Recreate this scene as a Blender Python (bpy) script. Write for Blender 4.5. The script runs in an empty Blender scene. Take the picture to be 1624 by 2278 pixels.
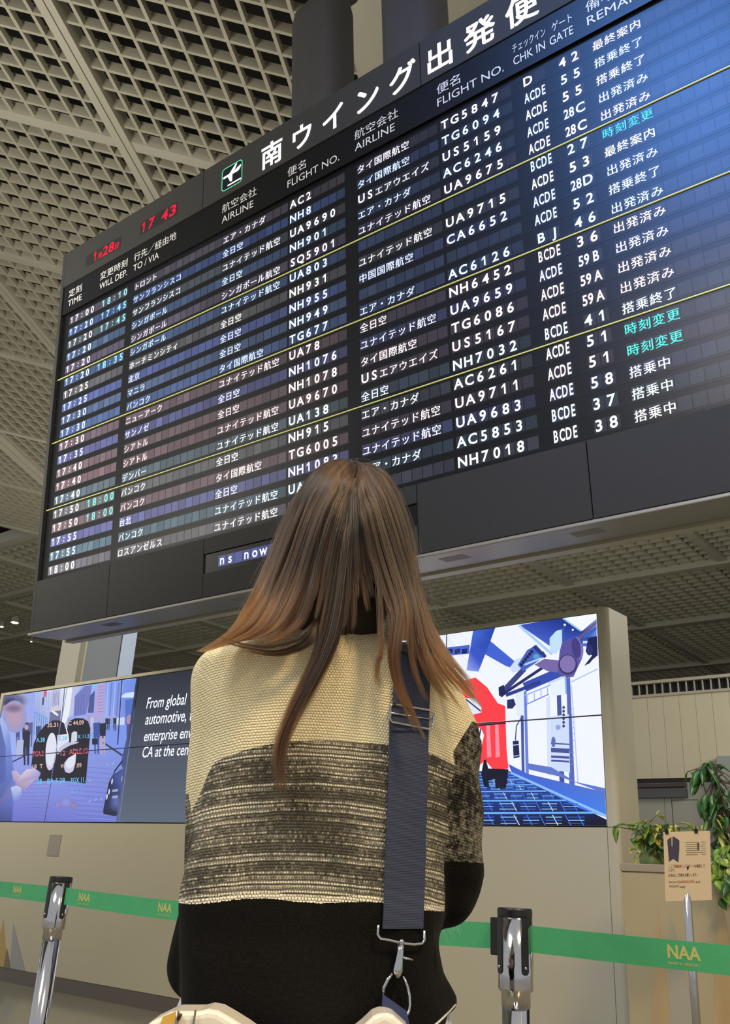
import bpy, bmesh, math, random
from mathutils import Vector, Matrix, noise
from mathutils.bvhtree import BVHTree
S = bpy.context.scene
COL = S.collection
random.seed(7)

# ------------------------------------------------------------------ camera
W_, H_ = 1624.0, 2278.0
FPX = 2022.36
PITCH, ROLL = 0.38033822, 0.05029126
YAW_WALL, YAW_BOARD, TILT = -0.68718166, -0.6776159, 0.10641693
CAMZ = 1.0
FW = Vector((0, math.cos(PITCH), math.sin(PITCH)))
_U = Vector((0, -math.sin(PITCH), math.cos(PITCH)))
_R = Vector((1, 0, 0))
RT = _R * math.cos(ROLL) + _U * math.sin(ROLL)
UP = -_R * math.sin(ROLL) + _U * math.cos(ROLL)
CP = Vector((0, 0, CAMZ))
cam_d = bpy.data.cameras.new('camera')
cam_d.sensor_fit = 'HORIZONTAL'
cam_d.sensor_width = 36.0
cam_d.lens = FPX / W_ * 36.0
cam_d.clip_end = 300
cam_d.clip_start = 0.05
cam = bpy.data.objects.new('camera', cam_d)
COL.objects.link(cam)
cam.matrix_world = Matrix(((RT.x, UP.x, -FW.x, CP.x), (RT.y, UP.y, -FW.y, CP.y), (RT.z, UP.z, -FW.z, CP.z), (0, 0, 0, 1)))
S.camera = cam

# ------------------------------------------------------------------ view, world, large lamps, added fills
S.view_settings.view_transform = 'Standard'
S.view_settings.look = 'None'
S.view_settings.exposure = 0.0
S.view_settings.gamma = 1.0
wd = bpy.data.worlds.new('hall_air')
S.world = wd
wd.use_nodes = True
wd.node_tree.nodes['Background'].inputs[0].default_value = (0.96, 0.96, 0.97, 1)
wd.node_tree.nodes['Background'].inputs[1].default_value = 0.60

def area(name, loc, target, size, power, color, sy=None):
    l = bpy.data.lights.new(name, 'AREA')
    l.energy = power
    l.color = color
    l.size = size
    if sy:
        l.shape = 'RECTANGLE'
        l.size_y = sy
    o = bpy.data.objects.new(name, l)
    COL.objects.link(o)
    o.location = loc
    o.rotation_euler = (Vector(target) - Vector(loc)).to_track_quat('-Z', 'Y').to_euler()
    return o

area('hall_lamp_warm', (1.7, -0.7, 5.2), (0.0, 1.4, 1.2), 0.9, 185, (1.0, 0.74, 0.40))
area('hall_lamp_neutral', (-2.6, -0.3, 5.2), (-0.2, 1.5, 1.2), 1.4, 150, (1.0, 0.93, 0.82))
area('lattice_bounce_fill', (-5.6, 5.0, 4.0), (-4.5, 11.0, 10.0), 3.0, 410, (1.0, 0.95, 0.83))  # added unseen fill in place of floor bounce on the near lattice
area('far_ceiling_fill', (4.0, 18.5, 3.0), (1.0, 22.0, 10.0), 4.0, 330, (1.0, 0.92, 0.74))  # added unseen fill that brightens the far ceiling
area('far_ceiling_fill_west', (-7.0, 19.0, 2.0), (-8.0, 24.0, 10.0), 4.0, 330, (1.0, 0.94, 0.80))  # second added fill, lifts the left of the far ceiling
area('back_wall_fill', (7.2, 7.2, 4.4), (5.6, 11.6, 2.4), 1.5, 270, (1.0, 0.92, 0.74))  # added fill out of view, brightens the cream back wall
area('blue_glare_fill', (-2.9, -0.5, 8.4), (1.6, 3.3, 4.8), 2.2, 58, (0.12, 0.34, 1.0)).data.spread = math.radians(48)  # added blue light for the glare on the board's right; no sign there

# ------------------------------------------------------------------ frames of reference
def ray(px, py):
    return FW + RT * ((px - W_ / 2) / FPX) - UP * ((py - H_ / 2) / FPX)

def at_y(px, py, y):
    v = ray(px, py)
    return CP + v * (y / v.y)

DU = Vector((math.cos(YAW_WALL), math.sin(YAW_WALL), 0))
DN = Vector((-math.sin(YAW_WALL), math.cos(YAW_WALL), 0))
ZZ = Vector((0, 0, 1))

def wall_pt(px, py, dist):                # (u, z) on the vertical plane parallel to the screens
    v = ray(px, py)
    p = CP + v * (dist / v.dot(DN))
    return p.dot(DU), p.z

def uwz(u, w, z):
    return DU * u + DN * w + ZZ * z

BU = Vector((math.cos(YAW_BOARD), math.sin(YAW_BOARD), 0))
BN0 = Vector((-math.sin(YAW_BOARD), math.cos(YAW_BOARD), 0))
BV = ZZ * math.cos(TILT) - BN0 * math.sin(TILT)
BN = BN0 * math.cos(TILT) + ZZ * math.sin(TILT)
BO = CP + BN * 4.0

# ------------------------------------------------------------------ materials
def lin(c):
    c = c / 255.0
    return c / 12.92 if c <= 0.04045 else ((c + 0.055) / 1.055) ** 2.4

def rgb(r, g, b, k=1.0):
    return (lin(r) * k, lin(g) * k, lin(b) * k, 1.0)

def mat(name, base, rough=0.6, metal=0.0, spec=0.5, emit=None, estr=1.0, coat=0.0):
    m = bpy.data.materials.new(name)
    m.use_nodes = True
    b = m.node_tree.nodes['Principled BSDF']
    b.inputs['Base Color'].default_value = base
    b.inputs['Roughness'].default_value = rough
    b.inputs['Metallic'].default_value = metal
    b.inputs['Specular IOR Level'].default_value = spec
    if coat:
        b.inputs['Coat Weight'].default_value = coat
    if emit:
        b.inputs['Emission Color'].default_value = emit
        b.inputs['Emission Strength'].default_value = estr
    return m

def nodes(m):
    return m.node_tree.nodes, m.node_tree.links, m.node_tree.nodes['Principled BSDF']

def noisy(m, c1, c2, scale=8.0, bump=0.0, bscale=60.0):
    n, l, b = nodes(m)
    tc = n.new('ShaderNodeTexCoord')
    t = n.new('ShaderNodeTexNoise')
    t.inputs['Scale'].default_value = scale
    t.inputs['Detail'].default_value = 4
    l.new(tc.outputs['Object'], t.inputs['Vector'])
    mx = n.new('ShaderNodeMix')
    mx.data_type = 'RGBA'
    mx.inputs[6].default_value = c1
    mx.inputs[7].default_value = c2
    l.new(t.outputs['Fac'], mx.inputs[0])
    l.new(mx.outputs[2], b.inputs['Base Color'])
    if bump:
        t2 = n.new('ShaderNodeTexNoise')
        t2.inputs['Scale'].default_value = bscale
        l.new(tc.outputs['Object'], t2.inputs['Vector'])
        bp = n.new('ShaderNodeBump')
        bp.inputs['Strength'].default_value = bump
        bp.inputs['Distance'].default_value = 0.002
        l.new(t2.outputs['Fac'], bp.inputs['Height'])
        l.new(bp.outputs['Normal'], b.inputs['Normal'])
    return m

def lit_mat(name, base=(0.003, 0.004, 0.006, 1), rough=0.33, strength=1.0, spec=0.26):
    """A lit display: its own light comes from the picture held in the colour attribute."""
    m = mat(name, base, rough, spec=spec)
    n, l, b = nodes(m)
    a = n.new('ShaderNodeAttribute')
    a.attribute_name = 'picture'
    l.new(a.outputs['Color'], b.inputs['Emission Color'])
    b.inputs['Emission Strength'].default_value = strength
    return m

M_CEIL = noisy(mat('lattice_white', rgb(165, 160, 142), 0.55), rgb(172, 167, 150), rgb(150, 146, 130), 3)
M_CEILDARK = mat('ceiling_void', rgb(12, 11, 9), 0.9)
M_BEAM = noisy(mat('beam_white', rgb(170, 166, 151), 0.5), rgb(174, 170, 155), rgb(160, 156, 142), 2)
M_FLOOR = noisy(mat('floor_stone', rgb(158, 154, 132), 0.14, spec=0.6), rgb(164, 160, 138), rgb(140, 137, 118), 5)
M_WALLCREAM = noisy(mat('cream_panel', rgb(196, 190, 168), 0.5), rgb(200, 194, 172), rgb(186, 180, 158), 1.5)
M_WALLGREY = mat('grey_panel', rgb(150, 150, 146), 0.5)
M_DARK = mat('dark_gap', rgb(22, 21, 24), 0.6)
M_CABINET = noisy(mat('cabinet_beige', rgb(184, 177, 150), 0.35), rgb(187, 180, 153), rgb(179, 172, 146), 1.2)
M_PLINTH = mat('plinth_dark', rgb(92, 84, 76), 0.3)
M_BOARD = noisy(mat('board_case_grey', rgb(50, 50, 49), 0.6, spec=0.18), rgb(53, 53, 52), rgb(46, 46, 45), 30)
M_BOARDDK = mat('board_face_dark', rgb(10, 11, 14), 0.33, spec=0.24)
M_SEAM = mat('seam_black', rgb(12, 12, 12), 0.8)
M_TRAY = mat('tray_metal', rgb(140, 138, 132), 0.42, 0.35)
M_LIT = lit_mat('lit_tiles')
M_SCREEN = lit_mat('lit_screen', rough=0.25)
M_CHROME = mat('chrome', (0.50, 0.50, 0.52, 1), 0.10, 1.0)
M_BLACKPL = mat('black_plastic', rgb(20, 20, 22), 0.35)
M_WHITEINK = mat('white_lettering', rgb(205, 205, 205), 0.5)

# ------------------------------------------------------------------ mesh builder
class MB:
    def __init__(self, origin=None):
        self.v, self.f, self.mi, self.fc = [], [], [], []
        self.o = Vector(origin) if origin is not None else Vector((0, 0, 0))

    def poly(self, pts, mi=0, col=None):
        b = len(self.v)
        self.v += [Vector(p) - self.o for p in pts]
        self.f.append(tuple(range(b, b + len(pts))))
        self.mi.append(mi)
        self.fc.append(col)

    def mesh(self, verts, faces, mi=0, col=None):
        b = len(self.v)
        self.v += [Vector(p) - self.o for p in verts]
        for f in faces:
            self.f.append(tuple(b + i for i in f))
            self.mi.append(mi)
            self.fc.append(col)

    def hexa(self, p, mi=0, col=None):     # p: 8 corners, bottom loop then top loop
        self.mesh(p, [(3, 2, 1, 0), (4, 5, 6, 7), (0, 1, 5, 4), (1, 2, 6, 5), (2, 3, 7, 6), (3, 0, 4, 7)], mi, col)

    def box(self, a, b, mi=0, ax=None, col=None):
        (x0, y0, z0), (x1, y1, z1) = a, b
        c = [(x0, y0, z0), (x1, y0, z0), (x1, y1, z0), (x0, y1, z0), (x0, y0, z1), (x1, y0, z1), (x1, y1, z1), (x0, y1, z1)]
        if ax:
            c = [ax(*q) for q in c]
        self.hexa([Vector(q) for q in c], mi, col)

    def prism(self, pts, fn, d0, d1, mi=0, cap=True):
        """2-D outline pts -> fn(a, b, depth)."""
        n = len(pts)
        vs = [fn(a, b, d0) for a, b in pts] + [fn(a, b, d1) for a, b in pts]
        fs = [(i, (i + 1) % n, n + (i + 1) % n, n + i) for i in range(n)]
        if cap:
            fs += [tuple(range(n - 1, -1, -1)), tuple(range(n, 2 * n))]
        self.mesh(vs, fs, mi)

    def tube(self, path, r, n=12, mi=0, closed=False, cap=True, flat=1.0):
        path = [Vector(p) for p in path]
        k = len(path)
        rad = r if isinstance(r, (list, tuple)) else [r] * k
        vs, fs = [], []
        nrm = None
        for i in range(k):
            if closed:
                t = path[(i + 1) % k] - path[i - 1]
            else:
                t = path[min(i + 1, k - 1)] - path[max(i - 1, 0)]
            t.normalize()
            if nrm is None:
                nrm = t.orthogonal().normalized()
            nrm = (nrm - t * nrm.dot(t))
            if nrm.length < 1e-6:
                nrm = t.orthogonal()
            nrm.normalize()
            bi = t.cross(nrm)
            for j in range(n):
                a = 2 * math.pi * j / n
                vs.append(path[i] + nrm * math.cos(a) * rad[i] + bi * math.sin(a) * rad[i] * flat)
        m = k if closed else k - 1
        for i in range(m):
            for j in range(n):
                a, b = i * n + j, i * n + (j + 1) % n
                c, d = ((i + 1) % k) * n + (j + 1) % n, ((i + 1) % k) * n + j
                fs.append((a, b, c, d))
        if cap and not closed:
            fs.append(tuple(range(n - 1, -1, -1)))
            fs.append(tuple(range((k - 1) * n, k * n)))
        self.mesh(vs, fs, mi)

    def lathe(self, prof, n=32, mi=0, c=(0, 0, 0)):
        c = Vector(c)
        vs, fs = [], []
        for r, z in prof:
            for j in range(n):
                a = 2 * math.pi * j / n
                vs.append(c + Vector((r * math.cos(a), r * math.sin(a), z)))
        for i in range(len(prof) - 1):
            for j in range(n):
                fs.append((i * n + j, i * n + (j + 1) % n, (i + 1) * n + (j + 1) % n, (i + 1) * n + j))
        fs.append(tuple(range(n - 1, -1, -1)))
        fs.append(tuple(range((len(prof) - 1) * n, len(prof) * n)))
        self.mesh(vs, fs, mi)

    def ellipsoid(self, c, r, n=16, m=10, mi=0):
        c = Vector(c)
        vs = [c + Vector((0, 0, r[2]))]
        for i in range(1, m):
            th = math.pi * i / m
            for j in range(n):
                a = 2 * math.pi * j / n
                vs.append(c + Vector((r[0] * math.sin(th) * math.cos(a), r[1] * math.sin(th) * math.sin(a), r[2] * math.cos(th))))
        vs.append(c - Vector((0, 0, r[2])))
        fs = [(0, 1 + j, 1 + (j + 1) % n) for j in range(n)]
        for i in range(m - 2):
            for j in range(n):
                a = 1 + i * n
                fs.append((a + j, a + n + j, a + n + (j + 1) % n, a + (j + 1) % n))
        e = len(vs) - 1
        a = 1 + (m - 2) * n
        fs += [(a + (j + 1) % n, a + j, e) for j in range(n)]
        self.mesh(vs, fs, mi)

    def build(self, name, mats, parent=None, smooth=False, loc=None):
        me = bpy.data.meshes.new(name)
        me.from_pydata([tuple(p) for p in self.v], [], self.f)
        if not isinstance(mats, (list, tuple)):
            mats = [mats]
        for m in mats:
            me.materials.append(m)
        me.polygons.foreach_set('material_index', self.mi)
        if any(c is not None for c in self.fc):
            at = me.color_attributes.new('picture', 'FLOAT_COLOR', 'CORNER')
            buf = []
            for f, c in zip(self.f, self.fc):
                if c is None:
                    c = (0, 0, 0, 1)
                if isinstance(c[0], (tuple, list)):
                    for q in c:
                        buf += list(q[:3]) + [1]
                else:
                    buf += (list(c[:3]) + [1]) * len(f)
            at.data.foreach_set('color', buf)
        if smooth:
            me.polygons.foreach_set('use_smooth', [True] * len(me.polygons))
        me.update()
        o = bpy.data.objects.new(name, me)
        COL.objects.link(o)
        if parent:
            o.parent = parent
        if loc is not None:
            o.location = loc
        return o

def bevel(o, w, seg=2):
    m = o.modifiers.new('bevel', 'BEVEL')
    m.width = w
    m.segments = seg
    m.limit_method = 'ANGLE'
    m.angle_limit = math.radians(40)
    return o

def empty(name, loc, rot=None):
    o = bpy.data.objects.new(name, None)
    COL.objects.link(o)
    if rot is not None:
        o.matrix_world = Matrix.Translation(Vector(loc)) @ rot.to_4x4()
    else:
        o.location = loc
    o.empty_display_size = 0.1
    return o

def tag(o, label, cat, group=None, kind=None):
    o['label'] = label
    o['category'] = cat
    if group:
        o['group'] = group
    if kind:
        o['kind'] = kind
    return o

def struct(o, label=None):
    o['kind'] = 'structure'
    if label:
        o['label'] = label
    return o

def rot_cols(a, b, c):
    return Matrix(((a.x, b.x, c.x), (a.y, b.y, c.y), (a.z, b.z, c.z)))

# ------------------------------------------------------------------ lettering
_gl = {}

def glyphs(text, off=0.0, res=3):
    key = (text, off, res)
    if key not in _gl:
        c = bpy.data.curves.new('letter', 'FONT')
        c.body = text
        c.size = 1
        c.offset = off
        c.resolution_u = res
        o = bpy.data.objects.new('letter', c)
        COL.objects.link(o)
        dg = bpy.context.evaluated_depsgraph_get()
        me = bpy.data.meshes.new_from_object(o.evaluated_get(dg))
        vs = [(v.co.x, v.co.y) for v in me.vertices]
        fs = [tuple(p.vertices) for p in me.polygons]
        bpy.data.objects.remove(o)
        bpy.data.curves.remove(c)
        bpy.data.meshes.remove(me)
        xs = [v[0] for v in vs] or [0, 1]
        ys = [v[1] for v in vs] or [0, 1]
        _gl[key] = (vs, fs, min(xs), max(xs), min(ys), max(ys))
    return _gl[key]

def put_text(mb, text, fn, sx, sy=None, off=0.0, mi=0, col=None, x0=0.0, shear=0.0, res=3):
    """fn(x, y) -> 3-D point; em size sx, sy."""
    sy = sy or sx
    vs, fs, a, b, c, d = glyphs(text, off, res)
    mb.mesh([fn(x0 + (x + shear * y) * sx, y * sy) for x, y in vs], fs, mi, col)
    return b * sx
# ================================================================== SETTING
# floor
f = MB()
f.poly([(-60, -12, 0), (40, -12, 0), (40, 70, 0), (-60, 70, 0)])
struct(f.build('floor', M_FLOOR))

# near ceiling: sloping white lattice panels between beams
CA = ray(1305, 2160).normalized()
CB = (RT - UP * 0.25).normalized()
CN = CA.cross(CB).normalized()          # points down
P0 = CP + ray(132, 573) * 14.0
def cpt(a, b, h=0.0):                   # h above the lattice's lower face
    return P0 + CA * a + CB * b - CN * h
def fin(mb, p, q, side, w, h0, h1, mi=0):
    s = side * (w / 2)
    up = -CN
    mb.hexa([p - s + up * h0, q - s + up * h0, q + s + up * h0, p + s + up * h0,
             p - s + up * h1, q - s + up * h1, q + s + up * h1, p + s + up * h1], mi)
B_BEAMS = [2.40 + 4.045 * k for k in (-5, -4, -3, -2, -1, 0, 1)]
A_BEAMS = [-9.7, -6.35, -2.95, 0.33, 3.78, 7.6, 11.3, 15.1, 19.0]
sideA = CN.cross(CA).normalized()
sideB = CN.cross(CB).normalized()
lat = MB()
for bi in range(len(B_BEAMS) - 1):
    b0, b1 = B_BEAMS[bi], B_BEAMS[bi + 1]
    amax = 3.78 if b0 > -1.7 else 15.1
    if b0 < -9:
        amax = 15.1
    for ai in range(len(A_BEAMS) - 1):
        a0, a1 = A_BEAMS[ai], A_BEAMS[ai + 1]
        if a1 > amax + 0.1 or (b0 < -6 and a1 < 1):
            continue
        nb, na = 14, 12
        for k in range(1, nb):
            b = b0 + (b1 - b0) * k / nb
            fin(lat, cpt(a0, b), cpt(a1, b), sideA, 0.042, 0.0, 0.075)
        for k in range(1, na):
            a = a0 + (a1 - a0) * k / na
            fin(lat, cpt(a, b0), cpt(a, b1), sideB, 0.035, 0.004, 0.138)
struct(lat.build('ceiling', M_CEIL))
bm_ = MB()
for bi, b in enumerate(B_BEAMS):
    amax = 3.78 if b > -1.7 else 15.1
    wide = 0.42 if bi == 3 else 0.19
    fin(bm_, cpt(-9.7, b - 0.055 * (wide / 0.19)), cpt(amax, b - 0.055 * (wide / 0.19)), sideA, 0.105 * (wide / 0.19), -0.06, 0.16)
    fin(bm_, cpt(-9.7, b + 0.058 * (wide / 0.19)), cpt(amax, b + 0.058 * (wide / 0.19)), sideA, 0.095 * (wide / 0.19), -0.05, 0.16)
for a in A_BEAMS[:8]:
    lo = B_BEAMS[0]
    hi = B_BEAMS[-1] if a < 4 else B_BEAMS[4]
    if a < 1:
        lo = B_BEAMS[2]
    fin(bm_, cpt(a, lo), cpt(a, hi), sideB, 0.15, -0.03, 0.15)
struct(bm_.build('trim_1', M_BEAM), 'white beams framing the lattice ceiling panels')
# broad fascia beam between and right of the two dark hangers
def ab(px, py):
    v = ray(px, py)
    p = CP + v * ((P0 - CP).dot(CN) / v.dot(CN))
    q = p - P0
    aa, bb, cc = CA.dot(CA), CA.dot(CB), CB.dot(CB)
    x, y = q.dot(CA), q.dot(CB)
    det = aa * cc - bb * bb
    return (x * cc - y * bb) / det, (y * aa - x * bb) / det
fb0 = ab(806, 110)[1]
fb = MB()
fin(fb, cpt(-9.7, fb0 + 1.1), cpt(3.0, fb0 + 1.1), sideA, 2.2, -0.12, 0.3)
struct(fb.build('trim_2', M_BEAM), 'broad pale ceiling beam behind the board hangers')
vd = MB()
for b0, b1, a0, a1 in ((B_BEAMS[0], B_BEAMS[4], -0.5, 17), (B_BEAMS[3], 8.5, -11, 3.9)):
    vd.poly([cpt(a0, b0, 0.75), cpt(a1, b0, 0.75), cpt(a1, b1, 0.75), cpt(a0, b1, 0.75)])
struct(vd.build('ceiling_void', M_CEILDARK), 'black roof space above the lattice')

# far ceiling beyond the board: level lattice with beams parallel to the screens
FZ = 10.4
far = MB()
fbm = MB()
def fpt(u, w, z):
    return uwz(u, w, z)
def fbox(mb, u0, u1, w0, w1, z0, z1):
    mb.hexa([fpt(u0, w0, z0), fpt(u1, w0, z0), fpt(u1, w1, z0), fpt(u0, w1, z0), fpt(u0, w0, z1), fpt(u1, w0, z1), fpt(u1, w1, z1), fpt(u0, w1, z1)])
w = 14.0
while w < 46:
    fbox(far, -66, 16, w - 0.02, w + 0.02, FZ, FZ + 0.16)
    w += 0.42
u = -66.0
while u < 16:
    fbox(far, u - 0.02, u + 0.02, 14, 46, FZ + 0.003, FZ + 0.163)
    u += 0.42
struct(far.build('ceiling_far', M_CEIL))
for w in (14.0, 17.6, 21.6, 27.0, 33.0, 40.0):
    fbox(fbm, -66, 16, w - 0.16, w + 0.16, FZ - 0.16, FZ + 0.2)
for u in (-63, -58, -53, -48, -43, -38, -33, -28, -23, -18, -13, -8, -3, 2, 7, 12):
    fbox(fbm, u - 0.13, u + 0.13, 14, 46, FZ - 0.1, FZ + 0.2)
struct(fbm.build('trim_3', M_BEAM), 'grey beams across the far ceiling')
fv = MB()  # far shell coloured near-black to keep that end of the hall dim
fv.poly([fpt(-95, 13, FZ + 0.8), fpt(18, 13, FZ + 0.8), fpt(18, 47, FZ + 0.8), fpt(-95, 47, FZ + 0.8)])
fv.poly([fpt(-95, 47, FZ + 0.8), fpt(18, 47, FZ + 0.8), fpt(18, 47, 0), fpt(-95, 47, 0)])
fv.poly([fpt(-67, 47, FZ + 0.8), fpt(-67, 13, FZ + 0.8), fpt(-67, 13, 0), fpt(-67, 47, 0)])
struct(fv.build('wall_far', M_CEILDARK), 'near-black end of the hall, dimness put into its colour')

# back wall right of the screens: cream panels, dark louvre above
bw = MB()
WB = 12.0
px_ = -8.0
while px_ < 6:
    x1 = px_ + 0.2165
    bw.box((px_ + 0.002, WB, 2.36), (x1 - 0.002, WB + 0.1, 3.42), 0, uwz)
    px_ = x1
bw.box((-8.0, WB + 0.012, 0), (6, WB + 0.14, 3.41), 2, uwz)
bw.box((-8.0, WB + 0.004, 0.0), (-4.62, WB + 0.1, 2.30), 1, uwz)
bw.box((-4.615, WB + 0.004, 0.0), (-4.525, WB + 0.1, 2.30), 1, uwz)
bw.box((-4.52, WB + 0.004, 2.09), (-3.92, WB + 0.1, 2.30), 1, uwz)
bw.box((-3.92, WB + 0.004, 2.09), (6, WB + 0.1, 2.34), 0, uwz)
bw.box((-4.515, WB + 0.002, 0.0), (-3.96, WB + 0.1, 2.083), 1, uwz)
struct(bw.build('wall_back', [M_WALLCREAM, M_WALLGREY, M_DARK]), 'cream panelled back wall of the hall')
lv = MB()
lv.box((-8.0, WB - 0.02, 3.42), (6, WB + 0.06, 3.455), 0, uwz)
lv.box((-8.0, WB - 0.02, 3.60), (6, WB + 0.06, 3.64), 0, uwz)
lv.box((-8.0, WB + 0.10, 3.45), (6, WB + 0.14, 3.61), 1, uwz)
u = -12.1
while u < 6:
    lv.box((u, WB, 3.45), (u + 0.012, WB + 0.03, 3.61), 2, uwz)
    u += 0.108
struct(lv.build('trim_4', [M_BEAM, M_DARK, M_WALLGREY]), 'louvred dark strip along the top of the back wall')
# sign panel on the back wall
sg = empty('sign_panel', uwz(-4.62, WB - 0.03, 2.11))
tag(sg, 'blank dark sign strip on the cream back wall beside the screens', 'sign')
m = MB(sg.location)
m.box((-6.2, WB - 0.045, 2.115), (-4.30, WB - 0.001, 2.225), 0, uwz)
m.build('panel', mat('sign_dark', rgb(38, 40, 52), 0.35), sg)
m = MB(sg.location)
m.box((-6.2, WB - 0.07, 2.245), (-4.30, WB - 0.001, 2.29), 0, uwz)
m.build('hood', mat('sign_hood', rgb(58, 48, 52), 0.5), sg)
# grey-green column edge on the far right
pc = MB()
pc.box((-3.905, WB - 0.02, 0), (-3.87, WB + 0.0, 2.2), 1, uwz)
pc.box((-3.87, WB - 0.10, 0), (-3.2, WB - 0.0, 2.6), 0, uwz)
struct(pc.build('trim_5', [mat('pale_green_panel', rgb(140, 150, 146), 0.4), M_DARK]), 'pale panel behind the tall plant')

# downlights in the far ceiling
def downlight(px, py, r, label):
    v = ray(px, py)
    p = CP + v * ((FZ - 0.18 - CAMZ) / v.z)
    t = empty('downlight', p)
    tag(t, label, 'ceiling light', 'downlights in the far ceiling')
    a = MB()
    a.lathe([(r * 1.25, 0.0), (r * 1.3, -0.02), (r * 1.3, 0.24), (r, 0.24)], 24)
    a.build('housing', M_BEAM, t)
    a = MB()
    a.lathe([(r, -0.03), (r * 0.9, -0.045), (0.001, -0.05)], 24)
    a.build('lens', mat('lamp_lens', (1, 1, 1, 1), 0.4, emit=(1, 0.97, 0.9, 1), estr=9), t)
downlight(33, 1384, 0.13, 'brightest oval downlight left of the board foot')
downlight(4, 1393, 0.07, 'small downlight at the very left edge of the ceiling')
downlight(70, 1426, 0.04, 'tiny downlight just below the board corner')

# column behind the screens
cz = 10.6
cw = 6.3
pil = MB()
def colp(a, b, dd):
    return uwz(a, b, dd)
out = [(-9.85, cw + 0.5), (-9.96, cw + 0.02), (-9.93, cw), (-9.53, cw), (-9.52, cw + 0.07), (-9.47, cw + 0.07),
       (-9.46, cw + 0.05), (-8.80, cw + 0.05), (-8.79, cw + 0.1), (-8.72, cw + 0.1), (-8.71, cw), (-8.42, cw - 0.02), (-9.12, cw + 0.5)]
pil.prism([(a, b) for a, b in out], lambda a, b, dd: uwz(a, b, dd), 0, cz, 0)
pil.mi = [{6: 1, 5: 2, 7: 2, 9: 3, 10: 3}.get(i, 0) for i in range(len(pil.mi))]  # bluish light on the right facet is put into its colour
struct(pil.build('column', [mat('column_beige', rgb(172, 168, 152), 0.4), mat('column_slate', rgb(118, 122, 128), 0.35), M_PLINTH, mat('column_blue_lit', rgb(176, 188, 214), 0.4)]), 'pale clad column rising behind the screens')
# ================================================================== DEPARTURE BOARD
BW0 = Vector((-3.5, 0, 1.228))
def b2(u, v, w=0.0):                      # board-local coordinates (right, into the board, up)
    return Vector((u, w, v)) - BW0
board = empty('departure_board', BO + BU * -3.5 + BV * 1.228, rot_cols(BU, BN, BV))
tag(board, 'huge dark grey airport departure board hanging under the lattice ceiling', 'departure board')
UL, UR, VT, VB, DEP = -6.46, -0.25, 4.612, 1.228, 0.30
RL, RR, RT_, RB = -6.375, -0.36, 3.985, 1.634

def bbox(mb, u0, u1, v0, v1, w0, w1, mi=0, col=None):
    mb.box((u0, w0, v0), (u1, w1, v1), mi, lambda a, b, c: b2(a, c, b), col)

def bquad(mb, u0, u1, v0, v1, w, mi=0, col=None):
    mb.poly([b2(u0, v0, w), b2(u1, v0, w), b2(u1, v1, w), b2(u0, v1, w)], mi, col)

h = MB()
bbox(h, -6.36, -0.35, VB, 4.612, 0.07, DEP)                       # carcass
h.prism([(UL, 0.07), (UL, DEP), (-6.36, DEP), (-6.36, 0.0), (-6.40, 0.0)], lambda a, b, c: b2(a, c, b), VB, VT)      # left cheek
h.prism([(UR, 0.07), (UR, DEP), (-0.35, DEP), (-0.35, 0.0), (-0.31, 0.0)], lambda a, b, c: b2(a, c, b), VB, VT)
h.build('housing', M_BOARD, board)
seams_t = [-6.36, -4.578, -2.555, -0.35]
for i in range(3):
    p = MB()
    bbox(p, seams_t[i] + 0.003, seams_t[i + 1] - 0.003, 4.268, VT, 0.0, 0.07)
    for ci, ch in enumerate('南ウイング出発便ご案内'):
        u = -3.965 + ci * 0.2895
        if seams_t[i] < u + .1 < seams_t[i + 1]:
            vs, fs, a, b, c, d = glyphs(ch, 0.0, 6)
            for dx, dy in ((-.017, -.017), (.017, -.017), (-.017, .017), (.017, .017), (0, 0)):
                p.mesh([b2(u + (x + dx) * 0.225, 4.325 + (y + dy) * 0.218, -0.003) for x, y in vs], fs, 1, rgb(250, 248, 255, 1.6))
    p.build('title_panel', [M_BOARD, M_LIT], board)
seams_b = [-6.36, -5.44, -4.433, -2.703, -1.685, -0.35]
for i in range(5):
    u0, u1 = seams_b[i] + 0.003, seams_b[i + 1] - 0.003
    if i == 2:
        for v0, v1 in ((VB, 1.386), (1.521, RB - 0.004)):
            p = MB()
            bbox(p, u0, u1, v0, v1, 0.0, 0.07)
            p.build('lower_panel', M_BOARD, board)
    else:
        p = MB()
        bbox(p, u0, u1, VB, RB - 0.004, 0.0, 0.07)
        p.build('lower_panel', M_BOARD, board)
# dark header strip with printed column names
p = MB()
bbox(p, -6.36, -0.35, 3.99, 4.262, 0.008, 0.07)
HD = [(-6.275, '定刻', 'TIME', .195), (-5.835, '変更時刻', 'WILL DEP.', .363), (-5.392, '行先／経由地', 'TO / VIA', .314), (-4.365, '航空会社', 'AIRLINE', .327),
      (-3.704, '便名', 'FLIGHT NO.', .47), (-3.10, '航空会社', 'AIRLINE', .327), (-2.445, '便名', 'FLIGHT NO.', .47), (-1.445, '備考', 'REMARKS', .40)]
JW = {'行先／経由地': .515, '航空会社': .358, '変更時刻': .36, '定刻': .185, '便名': .172, '備考': .172}
def head_text(mb, txt, u, v, width, hgt, off):
    vs, fs, a, b, c, d = glyphs(txt, off)
    sx = width / (b - a)
    sy = hgt / (d - min(c, 0.0) if ord(txt[0]) > 1000 else 0.69)
    base = -c if ord(txt[0]) > 1000 else 0
    mb.mesh([b2(u + (x - a) * sx, v + (y + base) * sy, 0.006) for x, y in vs], fs, 1)
for u, jp, en, wd_ in HD:
    head_text(p, jp, u, 4.135, JW[jp], .075, 0.0)
    head_text(p, en, u, 4.048, wd_, .058, 0.0)
head_text(p, 'チェックイン', -1.91, 4.135, .215, .062, 0.0)
head_text(p, 'ゲート', -1.655, 4.135, .125, .062, 0.0)
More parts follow.
